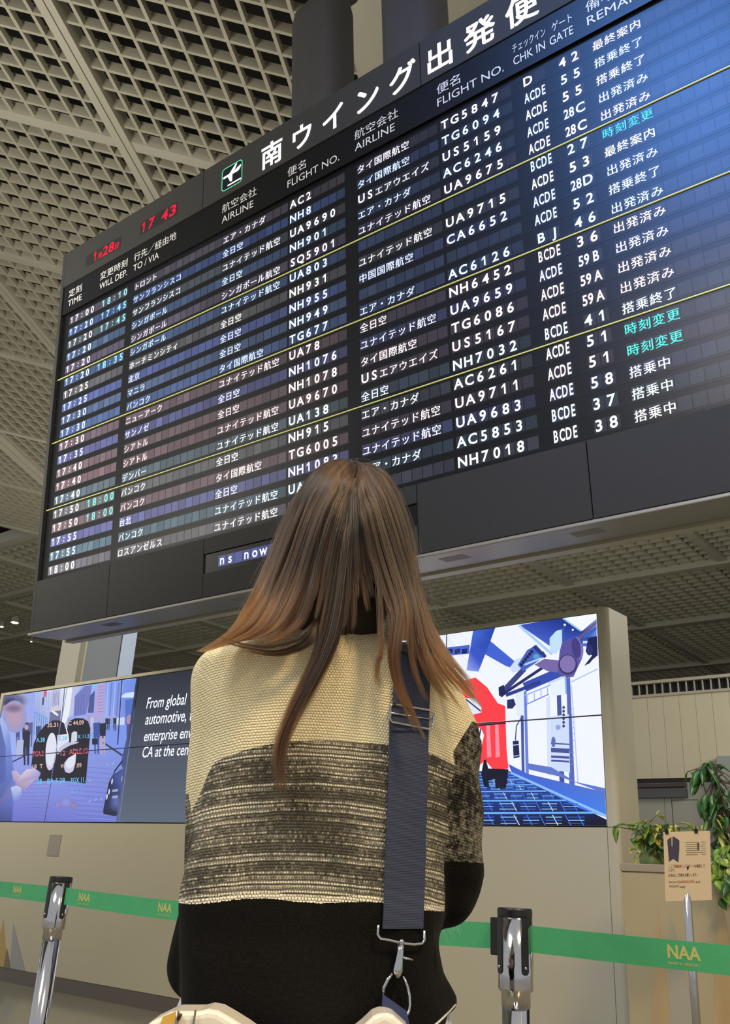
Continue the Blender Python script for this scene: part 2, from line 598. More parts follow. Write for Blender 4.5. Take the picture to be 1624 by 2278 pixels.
head_text(p, 'CHK IN', -1.91, 4.048, .205, .058, 0.0)
head_text(p, 'GATE', -1.675, 4.048, .145, .058, 0.0)
p.build('header_strip', [M_BOARDDK, M_WHITEINK], board)
# back of the flap field and frame lines
p = MB()
bbox(p, -6.36, -0.35, RB - 0.004, 3.99, 0.030, 0.07)
for v in (3.988, RB - 0.002):
    bbox(p, -6.36, -0.35, v - 0.004, v + 0.004, 0.03, 0.06, 1)
for k in range(20):
    v = RB + 0.004 + (3.968 - RB - 0.004) * k / 20
    bbox(p, RL + 0.022, RL + 0.03, v + 0.05, v + 0.06, 0.028, 0.031, 1)
p.build('flap_field', [M_BOARDDK, M_SEAM], board)
M_DIV = mat('divider_yellow', rgb(190, 190, 120), 0.5, emit=rgb(190, 190, 110), estr=0.45)
for v in (3.384, 2.806, 2.222):
    p = MB()
    bbox(p, -6.398, -0.40, v - 0.0024, v + 0.0024, 0.022, 0.0295, 0)
    p.build('divider_line', M_DIV, board)['label'] = 'thin pale yellow divider line'

ROWS = [
 ('17:00', '18:10', 'トロント', 'エア・カナダ', 'AC2', 'タイ国際航空', 'TG5847', 'D', '42', '最終案内', (120, 108, 128), (245, 238, 255)),
 ('17:20', '17:45', 'サンフランシスコ', '全日空', 'NH8', 'タイ国際航空', 'TG6094', 'ACDE', '55', '搭乗終了', (84, 116, 200), (214, 232, 255)),
 ('17:20', '17:45', 'サンフランシスコ', 'ユナイテッド航空', 'UA9690', 'USエアウエイズ', 'US5159', 'ACDE', '55', '搭乗終了', (104, 116, 128), (244, 246, 255)),
 ('17:20', '', 'シンガポール', '全日空', 'NH901', 'エア・カナダ', 'AC6246', 'ACDE', '28C', '出発済み', (84, 120, 176), (220, 238, 255)),
 ('17:20', '', 'シンガポール', 'シンガポール航空', 'SQ5901', 'ユナイテッド航空', 'UA9675', 'ACDE', '28C', '出発済み', (116, 100, 130), (246, 238, 255)),
 ('17:20', '18:35', 'シンガポール', 'ユナイテッド航空', 'UA803', '', '', 'BCDE', '27', '時刻変更', (80, 112, 172), (216, 240, 255)),
 ('17:25', '', 'ホーチミンシティ', '全日空', 'NH931', 'ユナイテッド航空', 'UA9715', 'ACDE', '53', '最終案内', (118, 116, 122), (252, 252, 244)),
 ('17:25', '', '北京', '全日空', 'NH955', '中国国際航空', 'CA6652', 'ACDE', '28D', '出発済み', (92, 112, 196), (220, 232, 255)),
 ('17:30', '', 'マニラ', '全日空', 'NH949', '', '', 'ACDE', '52', '搭乗終了', (88, 116, 170), (224, 240, 255)),
 ('17:30', '', 'バンコク', 'タイ国際航空', 'TG677', 'エア・カナダ', 'AC6126', 'B J', '46', '出発済み', (82, 114, 184), (218, 236, 255)),
 ('17:30', '', 'ニューアーク', 'ユナイテッド航空', 'UA78', '全日空', 'NH6452', 'BCDE', '36', '出発済み', (128, 100, 112), (255, 240, 236)),
 ('17:35', '', 'サンノゼ', '全日空', 'NH1076', 'ユナイテッド航空', 'UA9659', 'ACDE', '59B', '出発済み', (100, 102, 172), (236, 238, 255)),
 ('17:40', '', 'シアトル', '全日空', 'NH1078', 'タイ国際航空', 'TG6086', 'ACDE', '59A', '出発済み', (134, 104, 112), (255, 242, 238)),
 ('17:40', '', 'シアトル', 'ユナイテッド航空', 'UA9670', 'USエアウエイズ', 'US5167', 'ACDE', '59A', '出発済み', (138, 102, 110), (255, 240, 236)),
 ('17:40', '', 'デンバー', 'ユナイテッド航空', 'UA138', '全日空', 'NH7032', 'BCDE', '41', '搭乗終了', (100, 122, 134), (240, 250, 255)),
 ('17:50', '18:00', 'バンコク', '全日空', 'NH915', 'エア・カナダ', 'AC6261', 'ACDE', '51', '時刻変更', (116, 116, 120), (252, 252, 250)),
 ('17:50', '18:00', 'バンコク', 'タイ国際航空', 'TG6005', 'ユナイテッド航空', 'UA9711', 'ACDE', '51', '時刻変更', (136, 104, 114), (255, 240, 238)),
 ('17:55', '', '台北', '全日空', 'NH1083', 'ユナイテッド航空', 'UA9683', 'ACDE', '58', '搭乗中', (112, 114, 190), (240, 242, 255)),
 ('17:55', '', 'バンコク', 'ユナイテッド航空', 'UA', 'エア・カナダ', 'AC5853', 'BCDE', '37', '搭乗中', (94, 128, 148), (238, 252, 255)),
 ('18:00', '', 'ロスアンゼルス', 'ユナイテッド航空', '', '全日空', 'NH7018', 'BCDE', '38', '搭乗中', (122, 118, 126), (255, 255, 250)),
]
PITCHV = (3.968 - 1.638) / 20
#            start    pitch   tiles
FIELDS = [(-6.268, 0.0718, 11), (-5.400, 0.0732, 23), (-3.705, 0.0712, 7), (-3.106, 0.0712, 9), (-2.449, 0.0712, 7), (-1.872, 0.0712, 2), (-1.650, 0.0712, 2), (-1.444, 0.0712, 12)]

def char(mb, ch, cx, v, w, hgt, col, wide=1.0, off=0.02):
    if ch == ' ':
        return
    off = off if ord(ch) < 1000 else 0.0
    vs, fs, a, b, c, d = glyphs(ch, off)
    if ch == '1':
        x0, t = cx + 0.002, 0.0050 * (0.8 if wide < 0.9 else 1)
        bquad(mb, x0 - t, x0 + t, v + 0.004, v + 0.004 + hgt, 0.0285, 0, col)
        mb.poly([b2(x0 - t, v + hgt + .004, .0285), b2(x0 - 4 * t, v + hgt * .80, .0285), b2(x0 - 4 * t, v + hgt * .66, .0285), b2(x0 - t, v + hgt * .82, .0285)], 0, col)
        return
    if ord(ch) < 1000:
        s = hgt / 0.70
        sx = s * wide
        x0 = cx - (a + b) / 2 * sx
        mb.mesh([b2(x0 + x * sx, v + 0.004 + y * s, 0.0285) for x, y in vs], fs, 0, col)
    else:
        s = w * 0.94
        sy = hgt * 1.10
        for dx in (-.011, .011):
            mb.mesh([b2(cx - s / 2 + (x + dx) * s, v - 0.002 + (y + 0.08) * sy, 0.0285) for x, y in vs], fs, 0, col)

def str_tiles(mb, txt, start, pitch, v, col):
    for i, ch in enumerate(txt):
        if ch == ':':
            for dy in (0.017, 0.045):
                cx = start + (i + .5) * pitch
                bquad(mb, cx - 0.005, cx + 0.005, v + dy - 0.005, v + dy + 0.005, 0.0285, 0, col)
        else:
            char(mb, ch, start + (i + .5) * pitch, v, pitch, 0.060, col)

def gain(u):  # viewing-angle falloff to the right, put into the tile emission
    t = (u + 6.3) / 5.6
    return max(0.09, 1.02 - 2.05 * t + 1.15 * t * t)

for r, row in enumerate(ROWS):
    v = 3.968 - (r + 1) * PITCHV + 0.031
    tint, ink = row[10], row[11]
    inkc = rgb(*ink, k=1.35)
    mb = MB()
    rnd = random.Random(100 + r)
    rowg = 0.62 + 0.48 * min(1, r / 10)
    tint = tuple(.75 * q + .25 * sum(tint) / 3 for q in tint)
    bbox(mb, -6.272, -0.585, v - 0.0185, v - 0.006, 0.0292, 0.0305, 0, (0.0, 0.0, 0.0, 1))
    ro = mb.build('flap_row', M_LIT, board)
    FN = ('time_flaps', 'destination_flaps', 'flight_number_flaps', 'airline_flaps', 'flight_number_flaps', 'check_in_flaps', 'gate_flaps', 'remarks_flaps')
    FM = [MB() for _ in FIELDS]
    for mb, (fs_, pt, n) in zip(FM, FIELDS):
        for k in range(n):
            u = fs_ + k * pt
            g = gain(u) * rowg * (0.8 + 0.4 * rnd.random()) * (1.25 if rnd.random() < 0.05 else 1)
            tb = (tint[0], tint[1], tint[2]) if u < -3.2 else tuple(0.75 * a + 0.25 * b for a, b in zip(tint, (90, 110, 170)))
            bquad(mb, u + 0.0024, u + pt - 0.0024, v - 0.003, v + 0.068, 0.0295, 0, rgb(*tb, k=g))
    str_tiles(FM[0], row[0], FIELDS[0][0], FIELDS[0][1], v, inkc)
    cy = rgb(150, 236, 255, 1.15) if r < 8 else rgb(130, 250, 232, 1.15)
    if row[1]:
        str_tiles(FM[0], row[1], FIELDS[0][0] + 6.1 * FIELDS[0][1], FIELDS[0][1], v, cy)
    str_tiles(FM[1], row[2], -5.400, 0.0728, v, inkc)
    str_tiles(FM[1], row[3], -4.372, 0.0735, v, inkc)
    str_tiles(FM[2], row[4], -3.705, 0.0712, v, inkc)
    str_tiles(FM[3], row[5], -3.106, 0.0712, v, inkc)
    str_tiles(FM[4], row[6], -2.449, 0.0712, v, inkc)
    c = row[7]
    if c == 'D':
        char(FM[5], 'D', -1.84, v, .07, .060, inkc)
    elif c == 'B J':
        char(FM[5], 'B', -1.84, v, .07, .058, inkc)
        char(FM[5], 'J', -1.765, v, .07, .058, inkc)
    else:
        for i, ch in enumerate(c):
            char(FM[5], ch, -1.855 + i * 0.0355, v, .03, .064, inkc, 0.5)
    g_ = row[8]
    if len(g_) == 3:
        char(FM[6], g_[0], -1.629, v, .03, .060, inkc, 0.72)
        char(FM[6], g_[1], -1.597, v, .03, .060, inkc, 0.72)
        char(FM[6], g_[2], -1.545, v, .07, .060, inkc, 0.95 if g_[2] in 'CD' else 0.72)
    else:
        char(FM[6], g_[0], -1.622, v, .07, .060, inkc)
        char(FM[6], g_[1], -1.545, v, .07, .060, inkc)
    rem = row[9]
    rc = inkc
    if rem == '時刻変更':
        rc = rgb(70, 220, 255, 1.2) if r < 8 else rgb(80, 245, 225, 1.2)
    for i, ch in enumerate(rem):
        char(FM[7], ch, -1.444 + (i + .5) * 0.0712, v, 0.0712, 0.060, rc)
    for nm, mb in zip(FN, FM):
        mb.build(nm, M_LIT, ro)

# departures pictogram
p = MB()
iu0, iu1, iv0, iv1 = -4.370, -4.152, 4.316, 4.514
bquad(p, iu0 + .004, iu1 - .004, iv0 + .004, iv1 - .004, -0.001, 0, (0.004, 0.005, 0.010, 1))
def rrect(u0, u1, v0, v1, r, n=6):
    pts = []
    for cx, cy, a0 in ((u1 - r, v1 - r, 0), (u0 + r, v1 - r, 90), (u0 + r, v0 + r, 180), (u1 - r, v0 + r, 270)):
        for k in range(n + 1):
            a = math.radians(a0 + 90 * k / n)
            pts.append((cx + r * math.cos(a), cy + r * math.sin(a)))
    return pts
o_, i_ = rrect(iu0, iu1, iv0, iv1, .03), rrect(iu0 + .006, iu1 - .006, iv0 + .006, iv1 - .006, .026)
for k in range(len(o_)):
    k2 = (k + 1) % len(o_)
    p.poly([b2(*o_[k], -0.002), b2(*o_[k2], -0.002), b2(*i_[k2], -0.002), b2(*i_[k], -0.002)], 0, rgb(110, 255, 190, 1.1))
def ic(x, y):                            # 0..1 in the icon square
    return b2(iu0 + x * (iu1 - iu0), iv0 + y * (iv1 - iv0), -0.003)
wc = rgb(250, 248, 255, 1.6)
plane_parts = [[(.06, .56), (.10, .61), (.34, .60), (.66, .62), (.84, .64), (.95, .70), (.90, .82), (.86, .84), (.80, .73), (.62, .70), (.30, .67), (.10, .67), (.06, .62)],
               [(.36, .64), (.60, .66), (.74, .90), (.72, .94), (.68, .94)],
               [(.26, .62), (.52, .60), (.52, .28), (.48, .26), (.42, .28)]]
plane_parts[0] = [(.07, .56), (.13, .54), (.32, .545), (.60, .56), (.78, .56), (.86, .60), (.95, .74), (.92, .79), (.87, .77), (.78, .67), (.60, .655), (.32, .64), (.12, .635), (.06, .61)]
for q in plane_parts:
    cx = sum(a for a, b in q) / len(q)
    cyy = sum(b for a, b in q) / len(q)
    for k in range(len(q)):
        k2 = (k + 1) % len(q)
        p.poly([ic(cx, cyy), ic(*q[k]), ic(*q[k2])], 0, wc)
p.poly([ic(.30, .12), ic(.95, .12), ic(.95, .18), ic(.30, .18)], 0, wc)
p.build('departures_pictogram', M_LIT, board)['label'] = 'white aeroplane pictogram in a green rounded outline'
# red clock and date
def led_panel(name, u0, u1, v0, v1, parts, label):
    p = MB()
    bbox(p, u0, u1, v0, v1, -0.001, 0.03, 0)
    red = rgb(255, 0, 52, 1.25)
    for txt, u, v, wdt, hg in parts:
        if txt == '1':
            p.poly([b2(u + .012, v, -.003), b2(u + .026, v, -.003), b2(u + .030, v + hg, -.003), b2(u + .016, v + hg, -.003)], 1, red)
            p.poly([b2(u + .016, v + hg, -.003), b2(u - .004, v + hg * .78, -.003), b2(u - .004, v + hg * .64, -.003), b2(u + .015, v + hg * .8, -.003)], 1, red)
            continue
        vs, fs, a, b, c, d = glyphs(txt, 0.02)
        sx = wdt / (b - a)
        sy = hg / (d - c)
        p.mesh([b2(.12 * (y - c) * sy + u + (x - a) * sx, v + (y - c) * sy, -0.003) for x, y in vs], fs, 1, red)
    p.build(name, [M_SEAM, M_LIT], board)['label'] = label
led_panel('clock_display', -5.328, -4.872, 4.352, 4.470, [('1', -5.295, 4.362, .028, .095), ('7', -5.222, 4.362, .07, .095), ('4', -5.06, 4.362, .075, .095), ('3', -4.965, 4.362, .075, .095)], 'red digital clock reading 17 43')
led_panel('date_display', -6.045, -5.575, 4.345, 4.456, [('1', -5.935, 4.352, .028, .09), ('月', -5.885, 4.352, .058, .055), ('2', -5.815, 4.352, .07, .09), ('8', -5.735, 4.352, .07, .09), ('日', -5.65, 4.352, .05, .055)], 'red digital date display')
# scrolling message line below the rows
p = MB()
bbox(p, -4.430, -2.706, 1.389, 1.518, 0.012, 0.06, 0)
for k in range(20):
    u = -4.300 + k * 0.0745
    lit = k < 11
    bquad(p, u + .0015, u + .073, 1.415, 1.487, 0.0105, 1, rgb(78, 88, 150, (0.85 if lit else 0.25) * (0.8 + 0.4 * random.random())))
for k, ch in ((0, 'n'), (1, 's'), (3, 'n'), (4, 'o'), (5, 'w')):
    vs, fs, a, b, c, d = glyphs(ch, 0.016)
    s = 0.092
    cx = -4.300 + (k + .5) * 0.0745
    p.mesh([b2(cx + (x - (a + b) / 2) * s, 1.427 + y * s, 0.0095) for x, y in vs], fs, 1, rgb(240, 242, 255, 1.3))
p.build('message_line', [M_BOARDDK, M_LIT], board)
# metal tray along the foot
p = MB()
bbox(p, -6.44, -0.27, 1.205, 1.2275, 0.004, 0.325)
bevel(p.build('tray', M_TRAY, board), 0.006)
p = MB()
bbox(p, -6.44, -0.27, 1.190, 1.26, 0.345, 0.43)
p.build('rear_rail', M_BEAM, board)
for uc in (-5.55, -4.63 + 0.45, -2.56, -1.78, -0.9):
    p = MB()
    bbox(p, uc - 0.078, uc + 0.078, 1.2035, 1.2065, 0.09, 0.185, 0)
    for k in range(12):
        a = uc - 0.074 + k * 0.0128
        bbox(p, a, a + 0.0045, 1.2025, 1.204, 0.094, 0.181, 1)
    p.build('vent_grille', [mat('grille_grey', rgb(140, 138, 132), 0.5), mat('grille_slot', rgb(100, 98, 94), 0.6)], board)
# the two dark hangers that carry the board
def hanger(u0, u1, vt):
    p = MB()
    r = 0.11
    w0, w1 = 0.06, 0.36
    prof = []
    for cx, cy, a0 in ((u1 - r, w1 - r, 0), (u0 + r, w1 - r, 90), (u0 + r, w0 + r, 180), (u1 - r, w0 + r, 270)):
        for k in range(7):
            a = math.radians(a0 + 90 * k / 6)
            prof.append((cx + r * math.cos(a), cy + r * math.sin(a)))
    cx, cy = (u0 + u1) / 2, (w0 + w1) / 2
    lev = [(4.40, 1.0, 0), (vt - 0.12, 1.0, 0), (vt - 0.03, 0.93, 0), (vt + 0.10, 0.74, 0.05), (vt + 0.25, 0.66, 0.2), (vt + 2.3, 0.62, 0.9)]
    n = len(prof)
    vs, fs = [], []
    for v, s, dw in lev:
        for a, b in prof:
            vs.append(b2(cx + (a - cx) * s, v, cy + (b - cy) * s + dw))
    for i in range(len(lev) - 1):
        for j in range(n):
            fs.append((i * n + j, i * n + (j + 1) % n, (i + 1) * n + (j + 1) % n, (i + 1) * n + j))
    fs.append(tuple(range((len(lev) - 1) * n, len(lev) * n)))
    p.mesh(vs, fs)
    p.build('hanger', noisy(mat('hanger_dark', rgb(48, 46, 46), 0.75), rgb(52, 50, 49), rgb(42, 41, 41), 14), board, smooth=True)
hanger(-3.78, -3.31, 5.68)
hanger(-2.94, -2.49, 5.85)
# ================================================================== VIDEO WALL
WD = 5.026
SU0, SU1, SZ0, SZ1 = -8.815, -2.268, 1.319, 2.548
CW = (SU1 - SU0) / 6
RHH = (SZ1 - SZ0) / 2
vw_o = uwz(-5.5, WD, 0)
vwall = empty('video_wall', vw_o, rot_cols(DU, DN, ZZ))
tag(vwall, 'long beige video wall of twelve lit displays behind the barrier', 'video wall')
def v2(u, w, z):
    return Vector((u + 5.5, w - WD, z))
def vbox(mb, u0, u1, w0, w1, z0, z1, mi=0):
    mb.box((u0, w0, z0), (u1, w1, z1), mi, v2)
# cabinet: upper surround with rounded right corner, lower panels
p = MB()
r = 0.035
cor = [(-8.87, WD + 0.27)] + [(-8.87, WD)] + [(SU1, WD)] + [(-2.20 - r + r * math.sin(math.radians(a)), WD + r - r * math.cos(math.radians(a))) for a in range(0, 91, 15)] + [(-2.19, WD + 0.27)]
def prism_uw(mb, pts, z0, z1, mi=0):
    mb.prism(pts, lambda a, b, c: v2(a, b, c), z0, z1, mi)
prism_uw(p, [(SU1 + 0.002, WD + 0.27), (SU1 + 0.002, WD)] + cor[3:-1] + [(-2.19, WD + 0.27)], SZ0 - 0.002, 2.578)     # right post
prism_uw(p, [(-8.87, WD + 0.27), (-8.87, WD), (SU1 + 0.002, WD), (SU1 + 0.002, WD + 0.27)], SZ1 + 0.003, 2.578)        # top rail
prism_uw(p, [(-8.87, WD + 0.27), (-8.87, WD), (SU0 - 0.003, WD), (SU0 - 0.003, WD + 0.27)], SZ0 - 0.002, SZ1 + 0.003)
vbox(p, -8.87, SU1, WD + 0.06, WD + 0.27, 0.1, 2.56)
p.build('cabinet', M_CABINET, vwall)
p = MB()
prism_uw(p, [(-10.5, WD + 0.26), (-10.5, WD), (SU1 - 0.003, WD), (SU1 - 0.003, WD + 0.26)], 0.11, SZ0 - 0.006)
p.build('lower_panel', M_CABINET, vwall)
p = MB()
prism_uw(p, [(SU1, WD + 0.26), (SU1, WD)] + cor[3:-1] + [(-2.20, WD + 0.26)], 0.11, SZ0 - 0.006)
p.build('end_panel', M_CABINET, vwall)
p = MB()
vbox(p, -10.5, -2.22, WD + 0.008, WD + 0.25, 0.0, 0.11)
p.build('plinth', M_PLINTH, vwall)
p = MB()
a, b = wall_pt(112, 1857, WD), wall_pt(130, 1905, WD)
vbox(p, a[0], b[0], WD - 0.006, WD + 0.01, b[1], a[1])
p.build('wall_plate', mat('plate_grey', rgb(150, 143, 130), 0.4), vwall)
# tan and grey spikes printed on the lower panel
p = MB()
for (x0, x1, xa, ya, mi, lay) in ((-18, 14, 8, 2046, 0, .002), (8, 24, 16, 2110, 2, .003), (22, 56, 30, 2055, 1, .0025)):
    q0, q1, q2 = wall_pt(x0, 2155, WD), wall_pt(x1, 2160, WD), wall_pt(xa, ya, WD)
    p.poly([v2(q0[0], WD - lay, 0.112), v2(q1[0], WD - lay, 0.112), v2(q2[0], WD - lay, q2[1])], mi)
M_SPK = [mat('spike_tan', rgb(176, 148, 92), 0.5), mat('spike_grey', rgb(150, 152, 150), 0.5), mat('spike_brown', rgb(120, 108, 92), 0.5)]
p.build('spike_graphic', M_SPK, vwall)['label'] = 'tan and grey pointed graphic low on the panel'

# ---- the pictures shown on the displays
LAY = []                                  # triangles (p0,p1,p2), colours, layer, region
def tri(a, b, c, col, lay):
    LAY.append(((a, b, c), col, lay))
def sc(px, py):
    return wall_pt(px, py, WD)
def zl(x, y):
    return sc(x / 5.239, 1490 + y / 5.239)
def zr(x, y):
    return sc(960 + x / 3.383, 1340 + y / 3.383)
_lay = [0]
def pg(fn, pts, col, cols=None, k=1.0):
    _lay[0] += 1
    P = [fn(*q) for q in pts]
    if cols:
        C = [rgb(*c, k=k) for c in cols]
    else:
        C = [rgb(*col, k=k)] * len(P)
    if len(P) == 4 and cols:
        tri(P[0], P[1], P[2], (C[0], C[1], C[2]), _lay[0])
        tri(P[0], P[2], P[3], (C[0], C[2], C[3]), _lay[0])
        return
    from mathutils.geometry import tessellate_polygon
    for t in tessellate_polygon([[Vector((a, b, 0)) for a, b in P]]):
        tri(P[t[0]], P[t[1]], P[t[2]], (C[t[0]], C[t[1]], C[t[2]]), _lay[0])
def line(fn, a, b, w, col):
    dx, dy = b[0] - a[0], b[1] - a[1]
    L = math.hypot(dx, dy) or 1
    ox, oy = -dy / L * w / 2, dx / L * w / 2
    pg(fn, [(a[0] + ox, a[1] + oy), (b[0] + ox, b[1] + oy), (b[0] - ox, b[1] - oy), (a[0] - ox, a[1] - oy)], col)
def ell(fn, cx, cy, rx, ry, rot, col, n=20, col2=None):
    cr, sr = math.cos(math.radians(rot)), math.sin(math.radians(rot))
    pts = []
    for k in range(n):
        a = 2 * math.pi * k / n
        x, y = rx * math.cos(a), ry * math.sin(a)
        pts.append((cx + x * cr - y * sr, cy + x * sr + y * cr))
    if col2:                              # soft: centre colour to rim colour
        _lay[0] += 1
        rings = [(0.0, 0.0), (0.3, .12), (0.55, .42), (0.78, .78), (1.0, 1.0)]
        for (r0, t0), (r1, t1) in zip(rings[:-1], rings[1:]):
            c0 = rgb(*[a + (b - a) * t0 for a, b in zip(col, col2)])
            c1 = rgb(*[a + (b - a) * t1 for a, b in zip(col, col2)])
            for k in range(n):
                A, B = pts[k], pts[(k + 1) % n]
                m_ = lambda P, r_: fn(cx + (P[0] - cx) * r_, cy + (P[1] - cy) * r_)
                if r0 > 0:
                    tri(m_(A, r0), m_(A, r1), m_(B, r1), (c0, c1, c1), _lay[0])
                    tri(m_(A, r0), m_(B, r1), m_(B, r0), (c0, c1, c0), _lay[0])
                else:
                    tri(fn(cx, cy), m_(A, r1), m_(B, r1), (c0, c1, c1), _lay[0])
    else:
        pg(fn, pts, col)
def stext(fn, txt, x, y, width, hgt, col, slope=0.0, shear=0.0, off=0.0):
    _lay[0] += 1
    vs, fs, a, b, c, d = glyphs(txt, off)
    sx, sy = width / (b - a), hgt / 0.7
    P = [fn(x + (q[0] - a) * sx + shear * q[1] * sy, y - q[1] * sy + slope * (q[0] - a) * sx) for q in vs]
    for f in fs:
        tri(P[f[0]], P[f[1]], P[f[2]], (rgb(*col),) * 3, _lay[0])
# left: street scene
pg(zl, [(-160, 300), (1582, 95), (1500, 900), (-160, 1000)], None, [(150, 165, 235), (150, 175, 240), (150, 168, 235), (160, 175, 240)])
pg(zl, [(-160, 1000), (1500, 900), (1405, 1795), (-200, 1770)], None, [(150, 160, 235), (128, 148, 225), (112, 122, 205), (104, 104, 196)])
pg(zl, [(400, 255), (740, 205), (715, 560), (560, 640), (380, 700)], None, [(170, 190, 245), (225, 230, 255), (205, 212, 250), (190, 205, 250), (120, 150, 230)])
for k in range(7):
    x = 430 + k * 26
    line(zl, (x, 262), (x - 14, 560), 7, (150, 165, 232))
pg(zl, [(600, 240), (690, 225), (680, 430), (590, 450)], (188, 190, 235))
for k in range(5):
    line(zl, (612 + k * 16, 245 + (k % 2) * 30), (604 + k * 16, 425 - (k % 2) * 20), 6, (130, 132, 190))
pg(zl, [(500, 240), (535, 232), (525, 310), (495, 315)], (225, 70, 110))
pg(zl, [(485, 320), (505, 318), (495, 410), (478, 412)], (50, 60, 130))
pg(zl, [(390, 480), (550, 560), (545, 640), (380, 760)], (96, 150, 235))
for k in range(6):
    line(zl, (408 + k * 26, 500 + k * 12), (400 + k * 26, 740 - k * 18), 8, (185, 205, 250))
pg(zl, [(580, 430), (700, 410), (700, 470), (575, 490)], (214, 204, 220))
pg(zl, [(570, 490), (700, 470), (690, 600), (560, 620)], (106, 112, 168))
ell(zl, 632, 505, 46, 14, 35, (245, 245, 255))
pg(zl, [(745, 205), (835, 190), (795, 520), (745, 640), (700, 650)], (238, 244, 255))
pg(zl, [(835, 190), (950, 175), (860, 300), (840, 520), (790, 560)], (188, 196, 240))
pg(zl, [(860, 310), (980, 185), (1060, 180), (1040, 300), (990, 520), (850, 540)], (106, 118, 205))
for k in range(4):
    line(zl, (880 + k * 30, 330 - k * 20), (868 + k * 30, 520), 8, (86, 96, 186))
pg(zl, [(1035, 300), (1095, 240), (1080, 500), (1010, 500)], (72, 78, 160))
pg(zl, [(1065, 180), (1120, 165), (1110, 205), (1060, 215)], (96, 205, 245))
pg(zl, [(1120, 165), (1212, 152), (1190, 530), (1090, 530)], (184, 160, 222))
for k in range(9):
    line(zl, (1128, 200 + k * 36), (1200, 190 + k * 36), 7, (150, 122, 196))
pg(zl, [(1212, 152), (1585, 100), (1545, 560), (1200, 545)], None, [(130, 160, 240), (110, 140, 225), (105, 130, 220), (150, 170, 240)])
for k in range(5):
    line(zl, (1250 + k * 42, 148), (1225 + k * 40, 540), 14, (92, 120, 214) if k % 2 else (160, 185, 246))
pg(zl, [(1375, 322), (1450, 268), (1572, 254), (1568, 322)], (205, 226, 255))
pg(zl, [(1450, 350), (1562, 330), (1550, 640), (1450, 640)], (80, 110, 195))
pg(zl, [(1345, 560), (1440, 550), (1436, 640), (1345, 640)], (205, 215, 250))
pg(zl, [(1190, 650), (1540, 640), (1490, 1000), (1420, 985), (1200, 850)], (122, 148, 232))
line(zl, (1190, 845), (1420, 1000), 22, (52, 58, 96))
line(zl, (1412, 120), (1360, 870), 13, (34, 44, 100))
line(zl, (745, 205), (705, 600), 9, (40, 60, 110))
line(zl, (1310, 640), (1320, 700), 8, (60, 64, 110))
for k in range(24):                       # cobbles
    y = 1080 + k * 29
    line(zl, (700 + k * 8, y), (1420, y + 60 - k), 3.4, (92, 98, 186) if k % 2 else (138, 150, 228))
for k in range(14):
    line(zl, (150 + k * 12, 1180 + k * 42), (560, 1150 + k * 46), 3.0, (98, 104, 190))
line(zl, (0, 1140), (280, 1000), 16, (60, 60, 110))
for k in range(9):                        # glints on the cobbles
    ell(zl, 900 + (k * 137) % 480, 1080 + (k * 211) % 620, 16, 5, -30, (176, 190, 250))
def walker(x, y0, y1, wd_, col, head=(196, 160, 190), skirt=False):
    hgt = y1 - y0
    ell(zl, x, y0 + hgt * .06, wd_ * .26, hgt * .065, 0, head)
    pg(zl, [(x - wd_ * .5, y0 + hgt * .17), (x + wd_ * .5, y0 + hgt * .15), (x + wd_ * .42, y0 + hgt * .56), (x - wd_ * .45, y0 + hgt * .56)], col)
    lc = (196, 160, 196) if skirt else col
    for s in (-1, 1):
        pg(zl, [(x + s * wd_ * .1, y0 + hgt * .5), (x + s * wd_ * .42, y0 + hgt * .5), (x + s * wd_ * .32, y1), (x + s * wd_ * .12, y1)], lc)
for x, y0, y1, w_, c in ((1025, 500, 640, 30, (180, 150, 190)), (1065, 520, 730, 40, (206, 196, 226)), (1235, 540, 700, 34, (40, 46, 84)), (1285, 530, 720, 44, (120, 160, 235)), (1330, 530, 710, 40, (36, 42, 76)), (1262, 540, 705, 26, (50, 60, 110))):
    walker(x, y0, y1, w_, c)
walker(1118, 545, 980, 80, (44, 78, 172))
walker(1190, 550, 990, 76, (32, 34, 70), skirt=True)
pg(zl, [(1065, 800), (1130, 795), (1130, 868), (1065, 872)], (30, 34, 66))
for x, y0, y1, w_, c in ((440, 610, 900, 60, (64, 72, 130)), (345, 560, 900, 60, (80, 92, 160)), (285, 540, 1000, 70, (52, 56, 100)), (200, 640, 900, 50, (70, 80, 140)), (300, 640, 1110, 90, (30, 32, 62))):
    walker(x, y0, y1, w_, c)
pg(zl, [(190, 820), (270, 815), (255, 1000), (180, 1010)], (176, 188, 226))
# ticker-covered letter a standing in the street
pg(zl, [(360, 1090), (385, 860), (440, 735), (520, 640), (610, 588), (690, 590), (745, 625), (775, 700), (790, 600), (870, 562), (960, 565), (1020, 600), (1045, 680), (1040, 800), (1020, 1000), (998, 1250), (990, 1325), (820, 1300), (640, 1285), (430, 1300), (470, 1200), (360, 1120)], (30, 26, 40))
line(zl, (745, 615), (785, 760), 12, (238, 240, 255))
pg(zl, [(660, 760), (790, 745), (800, 830), (690, 920), (655, 960)], (226, 230, 250))
ell(zl, 588, 955, 62, 218, 5, (214, 208, 240))
ell(zl, 585, 925, 60, 195, 5, (228, 232, 250))
pg(zl, [(828, 735), (860, 715), (892, 725), (890, 830), (820, 850)], (214, 218, 246))
pg(zl, [(655, 985), (690, 900), (770, 845), (908, 838), (905, 852), (810, 880), (730, 925), (670, 985)], (196, 198, 230))
pg(zl, [(880, 975), (872, 1090), (845, 1180), (800, 1206), (755, 1190), (737, 1140), (745, 1080), (790, 1025)], (206, 200, 236))
pg(zl, [(880, 975), (868, 1070), (838, 1140), (790, 1150), (748, 1110), (790, 1025)], (230, 232, 250))
OR, CY, RD = (240, 190, 180), (60, 205, 255), (255, 80, 110)
